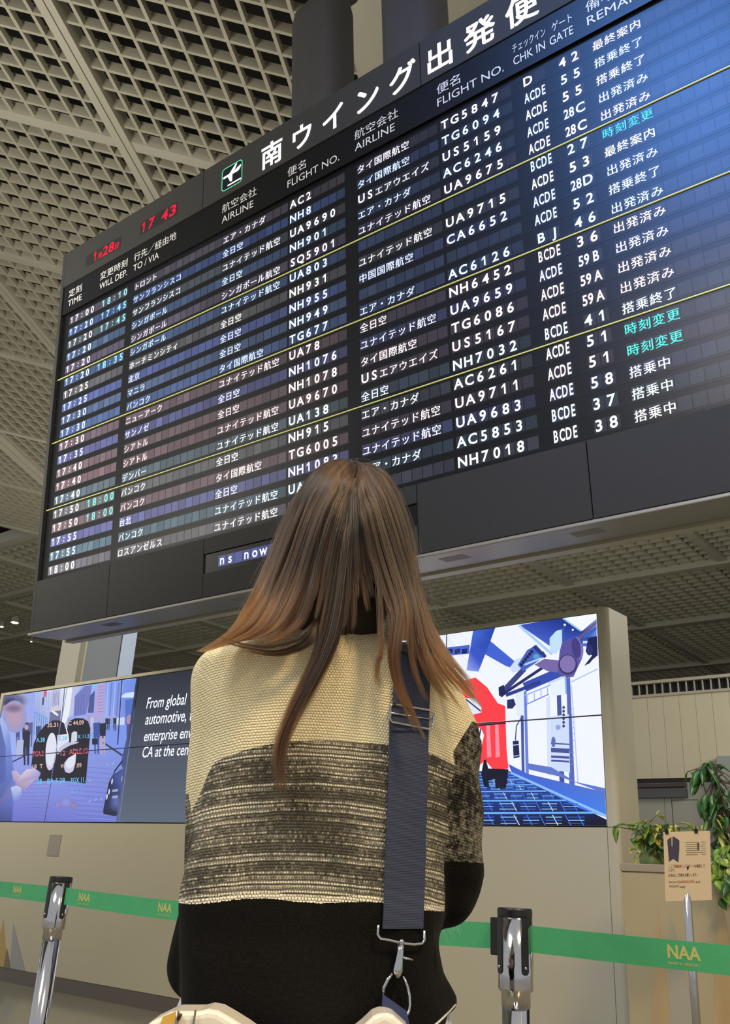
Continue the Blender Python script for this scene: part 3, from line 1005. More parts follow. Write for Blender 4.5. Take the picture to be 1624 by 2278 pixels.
for txt, x, y, wd_, hg, c in (('35.31', 545, 668, 125, 48, OR), ('FC 44.09', 765, 648, 205, 50, OR), ('A.38', 415, 842, 100, 48, CY), ('5.28', 680, 822, 95, 48, CY), ('K 11.5', 905, 800, 130, 44, CY),
                              ('TGA.2', 372, 1010, 130, 58, RD), ('12', 700, 1000, 55, 56, RD), ('ADLE.15', 800, 985, 215, 60, RD), ('18  T', 372, 1150, 120, 46, OR), ('.09', 880, 1138, 62, 50, OR), ('W', 700, 1146, 36, 46, OR),
                              ('38', 425, 1330, 55, 58, CY), ('BA 5.28', 545, 1328, 205, 60, CY), ('FGX 11.', 820, 1318, 170, 58, CY)):
    stext(zl, txt, x, y, wd_, hg, c, slope=-0.06, off=0.014)
for txt, x, y, wd_, hg, c in (('38', 412, 1436, 50, 50, (86, 150, 245)), ('5.28 BA', 545, 1434, 195, 46, (84, 148, 245)), ('FGX 11', 815, 1430, 160, 46, (90, 160, 250))):
    stext(zl, txt, x, y, wd_, hg, c, off=0.012)
ell(zl, 665, 1575, 36, 30, 0, (178, 130, 190), col2=(118, 122, 212))
ell(zl, 850, 1580, 46, 44, 0, (158, 130, 178), col2=(116, 122, 210))
ell(zl, 760, 1540, 70, 60, 0, (134, 146, 236), col2=(122, 128, 216))
# blurred man with folded arms, near left
ell(zl, 150, 360, 190, 120, 4, (62, 62, 112), col2=(158, 172, 232))
ell(zl, 110, 380, 130, 90, 0, (44, 44, 84), col2=(104, 108, 170))
ell(zl, 165, 545, 140, 190, 0, (196, 150, 176), col2=(146, 150, 220))
ell(zl, 150, 450, 130, 60, 0, (120, 96, 140), col2=(176, 146, 186))
pg(zl, [(-160, 540), (20, 560), (70, 640), (110, 760), (128, 1000), (160, 1220), (200, 1290), (150, 1500), (130, 1780), (-200, 1770)], None, [(80, 100, 190), (160, 185, 250), (150, 176, 248), (110, 150, 240), (90, 126, 226), (80, 110, 215), (120, 130, 215), (84, 108, 214), (56, 70, 150), (44, 52, 116)])
pg(zl, [(-160, 620), (0, 640), (60, 900), (60, 1300), (-160, 1400)], None, [(70, 86, 160), (84, 104, 186), (76, 100, 196), (66, 92, 196), (50, 66, 150)])
pg(zl, [(128, 1180), (180, 1170), (240, 1240), (200, 1330), (150, 1290)], None, [(190, 170, 210), (196, 176, 212), (206, 178, 204), (170, 140, 186), (150, 146, 214)])
pg(zl, [(230, 1240), (300, 1160), (390, 1150), (450, 1180), (455, 1230), (390, 1290), (290, 1400), (200, 1390), (180, 1320)], None, [(216, 190, 214), (228, 206, 222), (220, 200, 222), (176, 170, 222), (150, 154, 222), (196, 168, 206), (160, 140, 200), (150, 138, 204), (180, 150, 196)])
pg(zl, [(120, 1370), (180, 1350), (235, 1370), (250, 1430), (215, 1530), (150, 1530)], None, [(176, 200, 250), (196, 218, 255), (180, 200, 246), (140, 160, 236), (104, 130, 226), (110, 136, 230)])
# traveller with a big handbag, near right edge of the street picture
ell(zl, 1500, 580, 34, 60, 0, (170, 140, 178))
pg(zl, [(1470, 640), (1535, 620), (1510, 900), (1490, 1150), (1420, 1140), (1400, 1090), (1470, 800)], (66, 78, 140))
line(zl, (1420, 1060), (1330, 1180), 16, (28, 30, 56))
line(zl, (1330, 1180), (1290, 1330), 12, (28, 30, 56))
pg(zl, [(1262, 1312), (1300, 1230), (1450, 1130), (1462, 1300), (1445, 1480), (1405, 1680), (1330, 1705), (1200, 1680), (1195, 1640)], None, [(34, 36, 60), (60, 66, 112), (70, 88, 160), (74, 100, 190), (64, 84, 160), (42, 46, 74), (30, 32, 52), (30, 32, 50), (34, 36, 58)])
ell(zl, 1350, 1540, 80, 110, 0, (78, 104, 190), col2=(52, 62, 112))
for x, y in ((1265, 1420), (1240, 1480), (1300, 1300), (1420, 1270), (1448, 1240)):
    ell(zl, x, y, 9, 34, 8, (214, 220, 246))
for y in (1395, 1470):
    pg(zl, [(1305, y), (1370, y - 8), (1366, y + 24), (1300, y + 30)], (150, 164, 226))
# middle: dark panel with white text
ux = zl(1583, 95)[0]
pgx = [(ux, SZ1 + .01), (-4.55, SZ1 + .01), (-4.55, SZ0 - .01), (ux, SZ0 - .01)]
_lay[0] += 1
C4 = [rgb(30, 33, 50), rgb(36, 38, 56), rgb(96, 104, 116), rgb(92, 102, 120)]
tri(pgx[0], pgx[1], pgx[2], (C4[0], C4[1], C4[2]), _lay[0])
tri(pgx[0], pgx[2], pgx[3], (C4[0], C4[2], C4[3]), _lay[0])
def wtext(txt, px, py, px2, py2):
    a, b = sc(px, py), sc(px2, py2)
    _lay[0] += 1
    vs, fs, x0, x1, y0, y1 = glyphs(txt, 0.006)
    s = (b[0] - a[0]) / (x1 - x0)
    P = [(a[0] + (x - x0 + 0.14 * y) * s, a[1] + y * s * 1.25) for x, y in vs]
    for f in fs:
        tri(P[f[0]], P[f[1]], P[f[2]], (rgb(240, 246, 255, 1.15),) * 3, _lay[0])
wtext('From global', 324, 1576, 411, 1565)
wtext('automotive, t', 321, 1612, 426, 1600)
wtext('enterprise env', 318, 1649, 424, 1641)
wtext('CA at the cent', 314, 1685, 423, 1683)
# right: white factory with robot arm and red letter
_lay[0] += 1
WT = rgb(242, 246, 255)
q = [(-4.55, SZ1 + .01), (SU1, SZ1 + .01), (SU1, SZ0 - .01), (-4.55, SZ0 - .01)]
tri(q[0], q[1], q[2], (WT,) * 3, _lay[0])
tri(q[0], q[2], q[3], (WT,) * 3, _lay[0])
BL, BD, BM, NV = (64, 100, 214), (34, 56, 140), (96, 140, 236), (14, 20, 52)
pg(zr, [(310, 210), (480, 180), (440, 290), (370, 470), (350, 520), (260, 510), (285, 360)], None, [(70, 110, 214), (40, 66, 160), (44, 76, 176), (60, 90, 206), (120, 140, 240), (150, 165, 245), (60, 90, 200)])
pg(zr, [(440, 290), (620, 440), (640, 500), (560, 480), (400, 390)], (66, 100, 212))
pg(zr, [(20, 350), (285, 318), (280, 385), (20, 410)], (70, 104, 210))
for k in range(3):
    pg(zr, [(118 + k * 54, 352), (158 + k * 54, 346), (156 + k * 54, 382), (116 + k * 54, 388)], (28, 40, 100))
pg(zr, [(660, 170), (990, 110), (1130, 215), (1240, 120), (1240, 330), (1090, 330), (890, 330)], None, [(60, 84, 190), (34, 52, 130), (40, 60, 150), (120, 150, 235), (90, 120, 220), (50, 80, 180), (70, 100, 205)])
pg(zr, [(985, 115), (1235, 80), (1245, 120), (1120, 212)], (246, 250, 255))
line(zr, (985, 118), (1122, 214), 12, (150, 195, 246))
line(zr, (655, 172), (905, 390), 20, (170, 208, 250))
ell(zr, 1000, 168, 9, 9, 0, (240, 246, 255))
ell(zr, 1060, 205, 8, 8, 0, (240, 246, 255))
# pylons and light panels of the hall
pg(zr, [(630, 680), (695, 660), (700, 850), (640, 860)], (226, 238, 255))
pg(zr, [(668, 850), (690, 850), (698, 1290), (676, 1290)], (66, 84, 170))
pg(zr, [(692, 670), (712, 660), (730, 1300), (706, 1304)], (104, 130, 220))
line(zr, (700, 700), (1040, 560), 10, (150, 178, 242))
line(zr, (705, 770), (880, 690), 8, (96, 126, 220))
for k in range(4):
    line(zr, (720 + k * 50, 700 - k * 20), (722 + k * 50, 760 - k * 24), 6, (140, 166, 236))
pg(zr, [(890, 580), (1010, 560), (1010, 690), (900, 715)], (232, 242, 255))
line(zr, (1005, 565), (1012, 690), 14, (130, 185, 235))
pg(zr, [(940, 700), (972, 695), (1000, 1410), (962, 1410)], (70, 84, 160))
pg(zr, [(1012, 570), (1040, 565), (1078, 1440), (1036, 1440)], (86, 104, 190))
for y in (800, 845, 900, 945, 990, 1040, 1090, 1130, 1180, 1220):
    line(zr, (1050, y), (1072, y - 3), 5, (120, 140, 215))
pg(zr, [(895, 860), (1030, 840), (1040, 1280), (895, 1260)], (206, 222, 250))
for y, h_ in ((1110, 34), (1160, 18), (1190, 14), (1060, 10)):
    line(zr, (895, y), (1035, y + 8), h_, (70, 82, 150))
ell(zr, 915, 1050, 16, 40, 0, (90, 110, 180))
ell(zr, 950, 940, 20, 20, 0, (150, 166, 220))
for k in range(6):
    ell(zr, 992, 790 + k * 28, 10, 12, 0, (60, 70, 120))
line(zr, (1045, 600), (1250, 500), 8, (170, 190, 245))
line(zr, (1050, 620), (1100, 1360), 10, (190, 206, 248))
pg(zr, [(860, 720), (890, 700), (900, 1300), (870, 1300)], (214, 226, 252))
# floor of the factory
pg(zr, [(300, 1270), (585, 1270), (1325, 1640), (1325, 1720), (300, 1720)], None, [(34, 56, 130), (44, 74, 170), (12, 17, 48), (9, 12, 34), (10, 14, 40)])
pg(zr, [(575, 1215), (720, 1290), (1310, 1430), (1318, 1620), (1100, 1545), (600, 1275)], None, [(60, 84, 200), (70, 100, 206), (80, 120, 210), (70, 130, 232), (60, 120, 240), (60, 100, 220)])
pg(zr, [(720, 1255), (960, 1310), (1310, 1440), (1310, 1400), (1080, 1350), (900, 1240), (720, 1210)], (96, 120, 205))
pg(zr, [(600, 1275), (1318, 1600), (1318, 1622), (590, 1290)], (140, 190, 255))
for y, x1, h_ in ((1285, 590, 6), (1330, 680, 7), (1372, 760, 7), (1420, 860, 10), (1490, 1010, 11), (1582, 1230, 15)):
    line(zr, (300, y + 4), (x1, y), h_, (110, 180, 255))
for row_, (y0, y1, x1) in enumerate(((1292, 1326, 640), (1338, 1368, 720), (1378, 1412, 820), (1432, 1482, 960), (1502, 1570, 1150), (1600, 1680, 1200))):
    n = 9
    for k in range(n):
        x = 330 + (x1 - 330) * k / n
        line(zr, (x, y0), (x + (y1 - y0) * .55, y1), 4 + row_ * .6, (60, 120, 235) if k % 3 else (190, 225, 255))
    for j in range(3):
        y = y0 + (y1 - y0) * (j + .7) / 3.4
        for k in range(5):
            x = 350 + (x1 - 350) * k / 5
            line(zr, (x, y), (x + (x1 - 350) / 7, y), 3 + row_ * .5, (150, 205, 255) if (k + j) % 2 else (50, 100, 215))
# red letter on a trolley
RED, RDK = (252, 62, 70), (222, 40, 60)
pg(zr, [(150, 600), (245, 590), (330, 565), (420, 640), (500, 760), (555, 780), (565, 1100), (580, 1250), (470, 1265), (405, 1190), (345, 1240), (250, 1230)], RED)
pg(zr, [(250, 722), (330, 722), (376, 790), (376, 830), (290, 850), (240, 850)], (226, 232, 250))
line(zr, (258, 728), (372, 820), 12, (70, 70, 110))
pg(zr, [(250, 950), (372, 945), (396, 1000), (380, 1070), (340, 1130), (250, 1130)], (244, 248, 255))
line(zr, (372, 948), (340, 1128), 10, (50, 50, 90))
for x in (425, 490):
    pg(zr, [(x - 12, 920), (x + 14, 912), (x + 26, 1160), (x - 6, 1170)], (255, 140, 160))
line(zr, (350, 926), (560, 908), 12, (40, 20, 40))
pg(zr, [(395, 1185), (410, 1185), (428, 1250), (580, 1256), (560, 1400), (482, 1400), (478, 1330), (430, 1340), (434, 1390), (395, 1385), (375, 1290)], (16, 16, 40))
ell(zr, 520, 1350, 36, 50, 0, (18, 20, 44))
# hanging cable and grip
for a_, b_ in (((680, 860), (640, 930)), ((640, 930), (632, 1040))):
    line(zr, a_, b_, 9, (70, 84, 150))
pg(zr, [(612, 1045), (656, 1040), (664, 1165), (618, 1175)], (28, 36, 80))
line(zr, (614, 1075), (660, 1070), 7, (190, 210, 250))
line(zr, (617, 1158), (662, 1152), 7, (160, 190, 250))
# robot arm
pg(zr, [(590, 490), (640, 425), (700, 410), (660, 520), (610, 530)], (206, 222, 252))
line(zr, (530, 680), (700, 500), 40, (58, 66, 130))
line(zr, (540, 690), (870, 470), 22, (34, 44, 100))
line(zr, (700, 640), (980, 520), 70, (52, 78, 176))
line(zr, (560, 700), (820, 600), 26, (40, 60, 140))
pg(zr, [(505, 640), (545, 620), (560, 690), (530, 715), (508, 700)], (24, 34, 84))
pg(zr, [(650, 470), (720, 360), (790, 320), (860, 400), (780, 460), (690, 520)], (70, 100, 196))
for k in range(6):
    ell(zr, 676 + k * 16, 470 - k * 20, 11, 13, 0, (26, 30, 60))
for k in range(3):
    line(zr, (770 + k * 30, 330 + k * 22), (810 + k * 24, 370 + k * 22), 26, (40, 58, 130))
line(zr, (700, 470), (830, 420), 14, (180, 210, 250))
ell(zr, 790, 408, 24, 20, 0, (90, 160, 210))
pg(zr, [(890, 270), (940, 215), (982, 205), (985, 330), (940, 390), (890, 375)], (196, 226, 252))
pg(zr, [(982, 200), (1000, 180), (1002, 330), (985, 340)], (50, 90, 180))
pg(zr, [(775, 470), (850, 425), (980, 440), (975, 530), (880, 520)], (120, 104, 168))
pg(zr, [(965, 370), (985, 300), (1085, 262), (1140, 300), (1135, 420), (1070, 560), (1000, 572), (950, 530)], (92, 84, 160))
ell(zr, 1105, 345, 38, 86, -8, (122, 114, 188))
ell(zr, 1090, 345, 34, 80, -8, (70, 64, 130))
ell(zr, 1026, 468, 70, 76, 0, (52, 46, 100))
ell(zr, 1026, 464, 60, 66, 0, (132, 116, 178))
line(zr, (1120, 290), (1245, 275), 40, (60, 80, 160))
line(zr, (1140, 300), (1235, 300), 18, (200, 224, 252))
line(zr, (1110, 270), (1245, 150), 16, (110, 90, 120))
line(zr, (1150, 262), (1248, 190), 22, (60, 96, 190))
pg(zr, [(1180, 270), (1250, 255), (1252, 400), (1215, 430), (1190, 460), (1150, 478), (1210, 400), (1160, 370)], (28, 36, 88))
ell(zr, 1190, 360, 26, 40, 0, (40, 50, 110))
line(zr, (880, 610), (1010, 560), 14, (200, 220, 252))
pg(zr, [(570, 735), (620, 725), (636, 770), (610, 800), (570, 800)], (34, 44, 100))

def soften(c):                            # the street film is a little washed out
    g_ = (c[0] + c[1] + c[2]) / 3
    return tuple((q + (g_ - q) * .20) * .92 for q in c[:3]) + (1,)
LAY = [(P_, tuple(soften(c_) for c_ in C_) if max(q[0] for q in P_) < ux + .02 else C_, L_) for P_, C_, L_ in LAY]

def clip(poly, ax, lim, sign):
    out = []
    for i in range(len(poly)):
        a, b = poly[i - 1], poly[i]
        da, db_ = sign * (a[0][ax] - lim), sign * (b[0][ax] - lim)
        if da * db_ < 0:
            t = da / (da - db_)
            out.append((tuple(a[0][k] + t * (b[0][k] - a[0][k]) for k in (0, 1)), tuple(a[1][k] + t * (b[1][k] - a[1][k]) for k in range(3))))
        if db_ >= 0:
            out.append(b)
    return out
M_BEZEL = mat('bezel_black', rgb(10, 12, 24), 0.4)
for ci in range(6):
    for ri in range(2):
        u0, u1 = SU0 + ci * CW + 0.004, SU0 + (ci + 1) * CW - 0.004
        z0, z1 = SZ0 + ri * RHH + 0.004, SZ0 + (ri + 1) * RHH - 0.004
        p = MB()
        vbox(p, u0 - 0.004, u1 + 0.004, WD + 0.012, WD + 0.055, z0 - 0.004, z1 + 0.004, 1)
        for (a, b, c), cl, ly in LAY:
            if max(a[0], b[0], c[0]) < u0 or min(a[0], b[0], c[0]) > u1 or max(a[1], b[1], c[1]) < z0 or min(a[1], b[1], c[1]) > z1:
                continue
            pl = [(a, cl[0][:3]), (b, cl[1][:3]), (c, cl[2][:3])]
            for ax_, lim, sg_ in ((0, u0, 1), (0, u1, -1), (1, z0, 1), (1, z1, -1)):
                pl = clip(pl, ax_, lim, sg_)
                if len(pl) < 3:
                    break
            if len(pl) < 3:
                continue
            w_ = WD + 0.0118 - ly * 0.00003
            p.poly([v2(q_[0][0], w_, q_[0][1]) for q_ in pl], 0, [q_[1] for q_ in pl])
        p.build('display', [M_SCREEN, M_BEZEL], vwall)
# ================================================================== PLANTER, PLANTS, NOTICE STAND
PW = 4.3
pl_o = uwz(-1.2, PW, 0)
planter = empty('planter_box', pl_o, rot_cols(DU, DN, ZZ))
tag(planter, 'long beige planter box with a flat grey rim at the right of the video wall', 'planter')
def l2(u, w, z):
    return Vector((u + 1.2, w - PW, z))
ua, zt = wall_pt(1381, 1920, PW)
UB = 0.9
m = MB()
for a, b in (((ua, PW, 0), (UB, PW + 0.02, zt - 0.035)), ((ua, PW + 0.42, 0), (UB, PW + 0.44, zt - 0.035)), ((ua, PW + 0.02, 0), (ua + 0.02, PW + 0.42, zt - 0.035)), ((UB - 0.02, PW + 0.02, 0), (UB, PW + 0.42, zt - 0.035))):
    m.box(a, b, 0, l2)
bevel(m.build('box', noisy(mat('planter_beige', rgb(170, 156, 118), 0.3), rgb(174, 160, 122), rgb(158, 144, 108), 2.5), planter), 0.004)
m = MB()
m.box((ua - 0.004, PW - 0.008, zt - 0.035), (UB, PW + 0.05, zt), 0, l2)
m.box((ua - 0.004, PW + 0.39, zt - 0.035), (UB, PW + 0.448, zt), 0, l2)
m.box((ua - 0.004, PW + 0.05, zt - 0.035), (ua + 0.05, PW + 0.39, zt), 0, l2)
bevel(m.build('rim', mat('planter_rim', rgb(150, 136, 112), 0.4), planter), 0.004)
m = MB()
m.box((ua + 0.02, PW + 0.02, 0.2), (UB - 0.02, PW + 0.42, zt - 0.06), 0, l2)
m.build('soil', noisy(mat('soil', rgb(40, 32, 24), 0.9), rgb(48, 38, 28), rgb(26, 21, 16), 40, 0.6, 60), planter)
m = MB()
for k, (xa, ya, x0, x1, mi) in enumerate(((1462, 2012, 1452, 1492, 0), (1492, 2040, 1488, 1552, 1), (1600, 1985, 1588, 1660, 0), (1632, 2030, 1640, 1700, 1))):
    t_, q0, q1 = wall_pt(xa, ya, PW), wall_pt(x0, 2275, PW), wall_pt(x1, 2275, PW)
    ex0 = t_[0] + (q0[0] - t_[0]) * (t_[1] - 0.02) / (t_[1] - q0[1])
    ex1 = t_[0] + (q1[0] - t_[0]) * (t_[1] - 0.02) / (t_[1] - q1[1])
    m.poly([l2(ex0, PW - .001 - .0005 * k, 0.02), l2(ex1, PW - .001 - .0005 * k, 0.02), l2(t_[0], PW - .001 - .0005 * k, t_[1])], mi)
m.build('spike_graphic', [mat('spike_tan_pale', rgb(176, 150, 104), 0.4), mat('spike_grey_pale', rgb(158, 150, 128), 0.4)], planter)['label'] = 'faint tan and grey spikes printed on the planter front'

def leaf(mb, base, d, up, L, Wd, droop, mi=0):
    """A folded, pointed leaf blade of real depth along its midrib."""
    d = d.normalized()
    s = d.cross(up).normalized()
    n_ = s.cross(d).normalized()
    prof = [(0, .05), (.12, .62), (.3, .98), (.5, .92), (.72, .6), (.9, .22), (1, .01)]
    vs, fs = [], []
    for t, ww in prof:
        c = base + d * (L * t) - ZZ * (droop * L * t * t)
        e = s * (Wd * ww / 2)
        lift = n_ * (Wd * 0.16 * ww)
        vs += [c - e + lift, c, c + e + lift, c - n_ * 0.0012]
    for i in range(len(prof) - 1):
        a, b = i * 4, i * 4 + 4
        fs += [(a, a + 1, b + 1, b), (a + 1, a + 2, b + 2, b + 1), (a + 2, a + 3, b + 3, b + 2), (a + 3, a, b, b + 3)]
    mb.mesh(vs, fs, mi)

def leaf_mat(name, c1, c2, tr=0.25):
    m = noisy(mat(name, c1, 0.28), c1, c2, 14)
    return m
M_LEAFD = leaf_mat('leaf_dark', rgb(42, 84, 40), rgb(72, 116, 54))
M_LEAFM = leaf_mat('leaf_mid', rgb(96, 140, 50), rgb(140, 168, 66))
M_LEAFY = leaf_mat('leaf_yellow', rgb(188, 188, 70), rgb(214, 208, 110))
M_STEM = mat('stem_green', rgb(104, 118, 60), 0.5)
M_BARK = mat('bark_brown', rgb(110, 84, 60), 0.8)

def pt_on(px, py, w):                    # a point on the vertical plane w behind the viewer, parallel to the wall
    u, z = wall_pt(px, py, w)
    return uwz(u, w, z)

rg = random.Random(5)
tp = empty('trailing_plant', pt_on(1440, 1915, PW + 0.2))
tag(tp, 'bushy variegated trailing plant at the left end of the planter', 'plant', 'plants in the planter')
fo, st = MB(tp.location), MB(tp.location)
base = pt_on(1455, 1912, PW + 0.18)
st.ellipsoid(base - ZZ * 0.01, (0.07, 0.07, 0.06), 12, 8)
for k in range(64):
    px = rg.gauss(1452, 24)
    py = rg.uniform(1826, 1908)
    px = min(1500, max(1408, px))
    c = pt_on(px, py, PW + 0.15 + rg.uniform(-.06, .1))
    st.tube([base, (base + c) / 2 + ZZ * 0.03, c], 0.0022, 6)
    d = Vector((rg.uniform(-1, 1), rg.uniform(-1, .3), rg.uniform(-.7, .25)))
    leaf(fo, c, d, ZZ, rg.uniform(.04, .07), rg.uniform(.03, .052), rg.uniform(.1, .6), 0 if rg.random() < .38 else (1 if rg.random() < .6 else 2))
def vine(pts, n, size, mi_p):
    P = [pt_on(x, y, PW + dw) for x, y, dw in pts]
    st.tube(P, 0.002, 6)
    for i in range(n):
        t = (i + .5) / n * (len(P) - 1)
        a = min(int(t), len(P) - 2)
        c = P[a].lerp(P[a + 1], t - a)
        leaf(fo, c, Vector((rg.uniform(-1, 1), rg.uniform(-.8, .2), rg.uniform(-.9, .4))), ZZ, size * rg.uniform(.7, 1.2), size * .6, .4, mi_p if rg.random() < .6 else 1)
vine([(1450, 1850, .1), (1430, 1830, .06), (1402, 1838, .04), (1380, 1832, .02), (1364, 1840, .0)], 7, .05, 1)
vine([(1440, 1860, .1), (1425, 1842, .02), (1395, 1842, .0), (1365, 1838, .0)], 4, .04, 1)
vine([(1445, 1830, .1), (1462, 1812, .1), (1490, 1835, .1), (1512, 1832, .1), (1530, 1828, .1)], 7, .055, 2)
vine([(1470, 1850, .1), (1500, 1840, .1), (1525, 1846, .1), (1560, 1838, .1), (1580, 1826, .1)], 8, .045, 2)
vine([(1430, 1900, .05), (1412, 1888, .0), (1400, 1893, -.02)], 5, .04, 2)
fo.build('foliage', [M_LEAFD, M_LEAFM, M_LEAFY], tp, smooth=True)
st.build('stem', M_STEM, tp, smooth=True)

tr = empty('tall_plant', pt_on(1612, 1915, PW + 0.2))
tag(tr, 'tall dark leafed plant with hanging vines at the right edge', 'plant', 'plants in the planter')
fo, st = MB(tr.location), MB(tr.location)
trunk = [pt_on(1614, 1925, PW + .2), pt_on(1606, 1860, PW + .2), pt_on(1600, 1790, PW + .18), pt_on(1590, 1730, PW + .16), pt_on(1582, 1700, PW + .15)]
bk = MB(tr.location)
bk.tube(trunk, [.012, .010, .008, .006, .003], 8)
bk.tube([pt_on(1634, 1925, PW + .22), pt_on(1622, 1860, PW + .22), pt_on(1617, 1800, PW + .2)], [.018, .014, .008], 8)
for k in range(120):
    t = rg.random()
    py = 1698 + 200 * t
    cx = 1588 + 22 * t
    px = cx + rg.gauss(0, 17 + 8 * math.sin(t * 6))
    if 1745 < py < 1775 and px < 1585:
        continue
    c = pt_on(px, py, PW + .15 + rg.uniform(-.08, .1))
    a = min(int(t * 4), 3)
    bk.tube([trunk[4 - a], c], .0022, 5)
    leaf(fo, c, Vector((rg.uniform(-1, 1), rg.uniform(-.9, .2), rg.uniform(-1.2, .1))), ZZ, rg.uniform(.04, .065), rg.uniform(.026, .038), rg.uniform(.2, .7), 0 if t < .55 or rg.random() < .4 else (1 if rg.random() < .6 else 2))
for x, y in ((1546, 1748), (1556, 1730), (1560, 1790), (1572, 1782), (1585, 1780), (1566, 1800), (1548, 1752), (1552, 1742), (1566, 1722), (1580, 1706), (1574, 1714)):
    c = pt_on(x, y - 14, PW + .1)
    bk.tube([trunk[3] if y < 1760 else trunk[2], c], .0022, 5)
    leaf(fo, c, Vector((rg.uniform(-.7, .3), rg.uniform(-.4, .2), -1)), Vector((0, -1, 0.2)), rg.uniform(.06, .085), rg.uniform(.04, .052), .1, 0)
for x0, y0, x1, y1 in ((1608, 1900, 1582, 1925), (1612, 1905, 1612, 1990), (1620, 1905, 1604, 2000), (1604, 1890, 1596, 1960), (1622, 1900, 1622, 1970)):
    P = [pt_on(x0, y0, PW + .05), pt_on((x0 + x1) / 2, (y0 + y1) / 2, PW - .06), pt_on(x1, y1, PW - .05)]
    st.tube(P, .0018, 5)
    for i in range(7):
        c = P[0].lerp(P[2], i / 6) + DN * -.03
        leaf(fo, c, Vector((rg.uniform(-1, 1), rg.uniform(-.7, 0), rg.uniform(-1.2, -.2))), Vector((0, -1, .3)), rg.uniform(.045, .07), rg.uniform(.03, .045), .2, rg.choice((0, 0, 1, 1, 2)))
fo.build('foliage', [M_LEAFD, M_LEAFM, M_LEAFY], tr, smooth=True)
st.build('vine', M_STEM, tr, smooth=True)
bk.build('trunk', M_BARK, tr, smooth=True)

# notice stand
SD = 3.72
sb = CP + ray(1529, 2012) * SD
pole_xy = Vector((sb.x, sb.y, 0))
ns = empty('notice_stand', pole_xy)
tag(ns, 'chrome pole stand holding a laminated notice in front of the planter', 'sign stand')
m = MB(ns.location)
m.lathe([(0.16, 0.0), (0.16, 0.012), (0.03, 0.03), (0.02, 0.04)], 32, 0, ns.location)
m.build('base', M_CHROME, ns, smooth=True)
m = MB(ns.location)
m.lathe([(0.0165, 0.03), (0.0165, 1.0), (0.012, 1.005)], 24, 0, ns.location)
m.build('pole', M_CHROME, ns, smooth=True)
cTL, cTR, cBR, cBL = [CP + ray(*q) * SD for q in ((1476, 1852), (1574, 1849), (1581, 2004), (1478, 1994))]
e1 = (cTR - cTL)
W1 = e1.length
e1.normalize()
e2 = (cTL - cBL)
H1 = e2.length
e2 = (e2 - e1 * e2.dot(e1)).normalized()
e3 = e1.cross(e2).normalized()           # towards the viewer
H1 = 0.282
W1 = 0.190
nt = cTL
def nq(x, y, d=0.0):                      # millimetre-free sheet coordinates 0..1 from the top left
    return nt + e1 * (x * W1) - e2 * (y * H1) + e3 * d
m = MB(ns.location)
m.hexa([nq(0, 1, 0), nq(1, 1, 0), nq(1, 1, -.003), nq(0, 1, -.003), nq(0, 0, 0), nq(1, 0, 0), nq(1, 0, -.003), nq(0, 0, -.003)], 0)
def nrect(x0, y0, x1, y1, mi, d=.0006):
    m.poly([nq(x0, y1, d), nq(x1, y1, d), nq(x1, y0, d), nq(x0, y0, d)], mi)
m.poly([nq(*q, .0006) for q in ((.075, .11), (.165, .065), (.165, .20), (.185, .20), (.19, .065), (.225, .065), (.335, .12), (.33, .24), (.30, .44), (.19, .385), (.10, .43), (.085, .25))], 1)
for k in range(7):
    nrect(.46 + .02 * (k % 2), .15 + k * .03, .72 + .05 * (k % 3), .158 + k * .03, 3)
    nrect(.80, .15 + k * .03, .90, .156 + k * .03, 3)
nrect(.72, .16, .755, .27, 1)
nrect(.47, .22, .51, .26, 4)
def ntext(t, x, y, wd_, hg, mi):
    vs, fs, a, b, c, d_ = glyphs(t, 0.008)
    sx, sy = wd_ / (b - a), hg / max(.6, d_)
    m.mesh([nq(x + (q[0] - a) * sx, y - q[1] * sy, .0007) for q in vs], fs, mi)
ntext('ここで', .09, .515, .13, .045, 3)
ntext('搭乗券とパスポート', .22, .515, .42, .045, 2)
ntext('を確認して', .64, .52, .23, .045, 5)
ntext('います。', .08, .57, .14, .04, 3)
ntext('お手元にご準備をお願いします。', .08, .645, .62, .045, 5)
ntext('Have your', .08, .735, .17, .035, 3)
ntext('BOARDING PASS', .27, .74, .36, .035, 2)
ntext('and', .66, .745, .09, .032, 5)
ntext('PASSPORT', .09, .80, .21, .033, 3)
ntext('ready', .31, .81, .12, .033, 5)
m.build('notice_sheet', [mat('notice_paper', rgb(228, 206, 172), 0.25), mat('notice_navy', rgb(74, 70, 92), 0.4), mat('notice_red', rgb(170, 86, 50), 0.4), mat('notice_grey', rgb(136, 118, 98), 0.4), mat('notice_white', rgb(220, 210, 196), 0.4), mat('notice_brown', rgb(104, 70, 44), 0.4)], ns)['label'] = 'laminated orange-tinted notice about boarding pass and passport'
for x in (.07, .70):
    m = MB(ns.location)
    m.hexa([nq(x - .035, .02, .004), nq(x + .035, .02, .004), nq(x + .035, .02, -.008), nq(x - .035, .02, -.008), nq(x - .035, -.035, .002), nq(x + .035, -.035, .002), nq(x + .035, -.035, -.006), nq(x - .035, -.035, -.006)], 0)
    m.tube([nq(x, -.03, -.001), nq(x, -.07, -.001)], .003, 8)
    m.build('binder_clip', M_BLACKPL, ns)
m = MB(ns.location)
mid = nq(.5, .5, -.006)
m.tube([pole_xy + ZZ * 0.99, (pole_xy + ZZ * 1.0 + mid) / 2, mid], 0.008, 10)
m.hexa([nq(.3, .9, -.004), nq(.7, .9, -.004), nq(.7, .9, -.008), nq(.3, .9, -.008), nq(.3, .1, -.004), nq(.7, .1, -.004), nq(.7, .1, -.008), nq(.3, .1, -.008)])
m.build('back_plate', M_BLACKPL, ns)

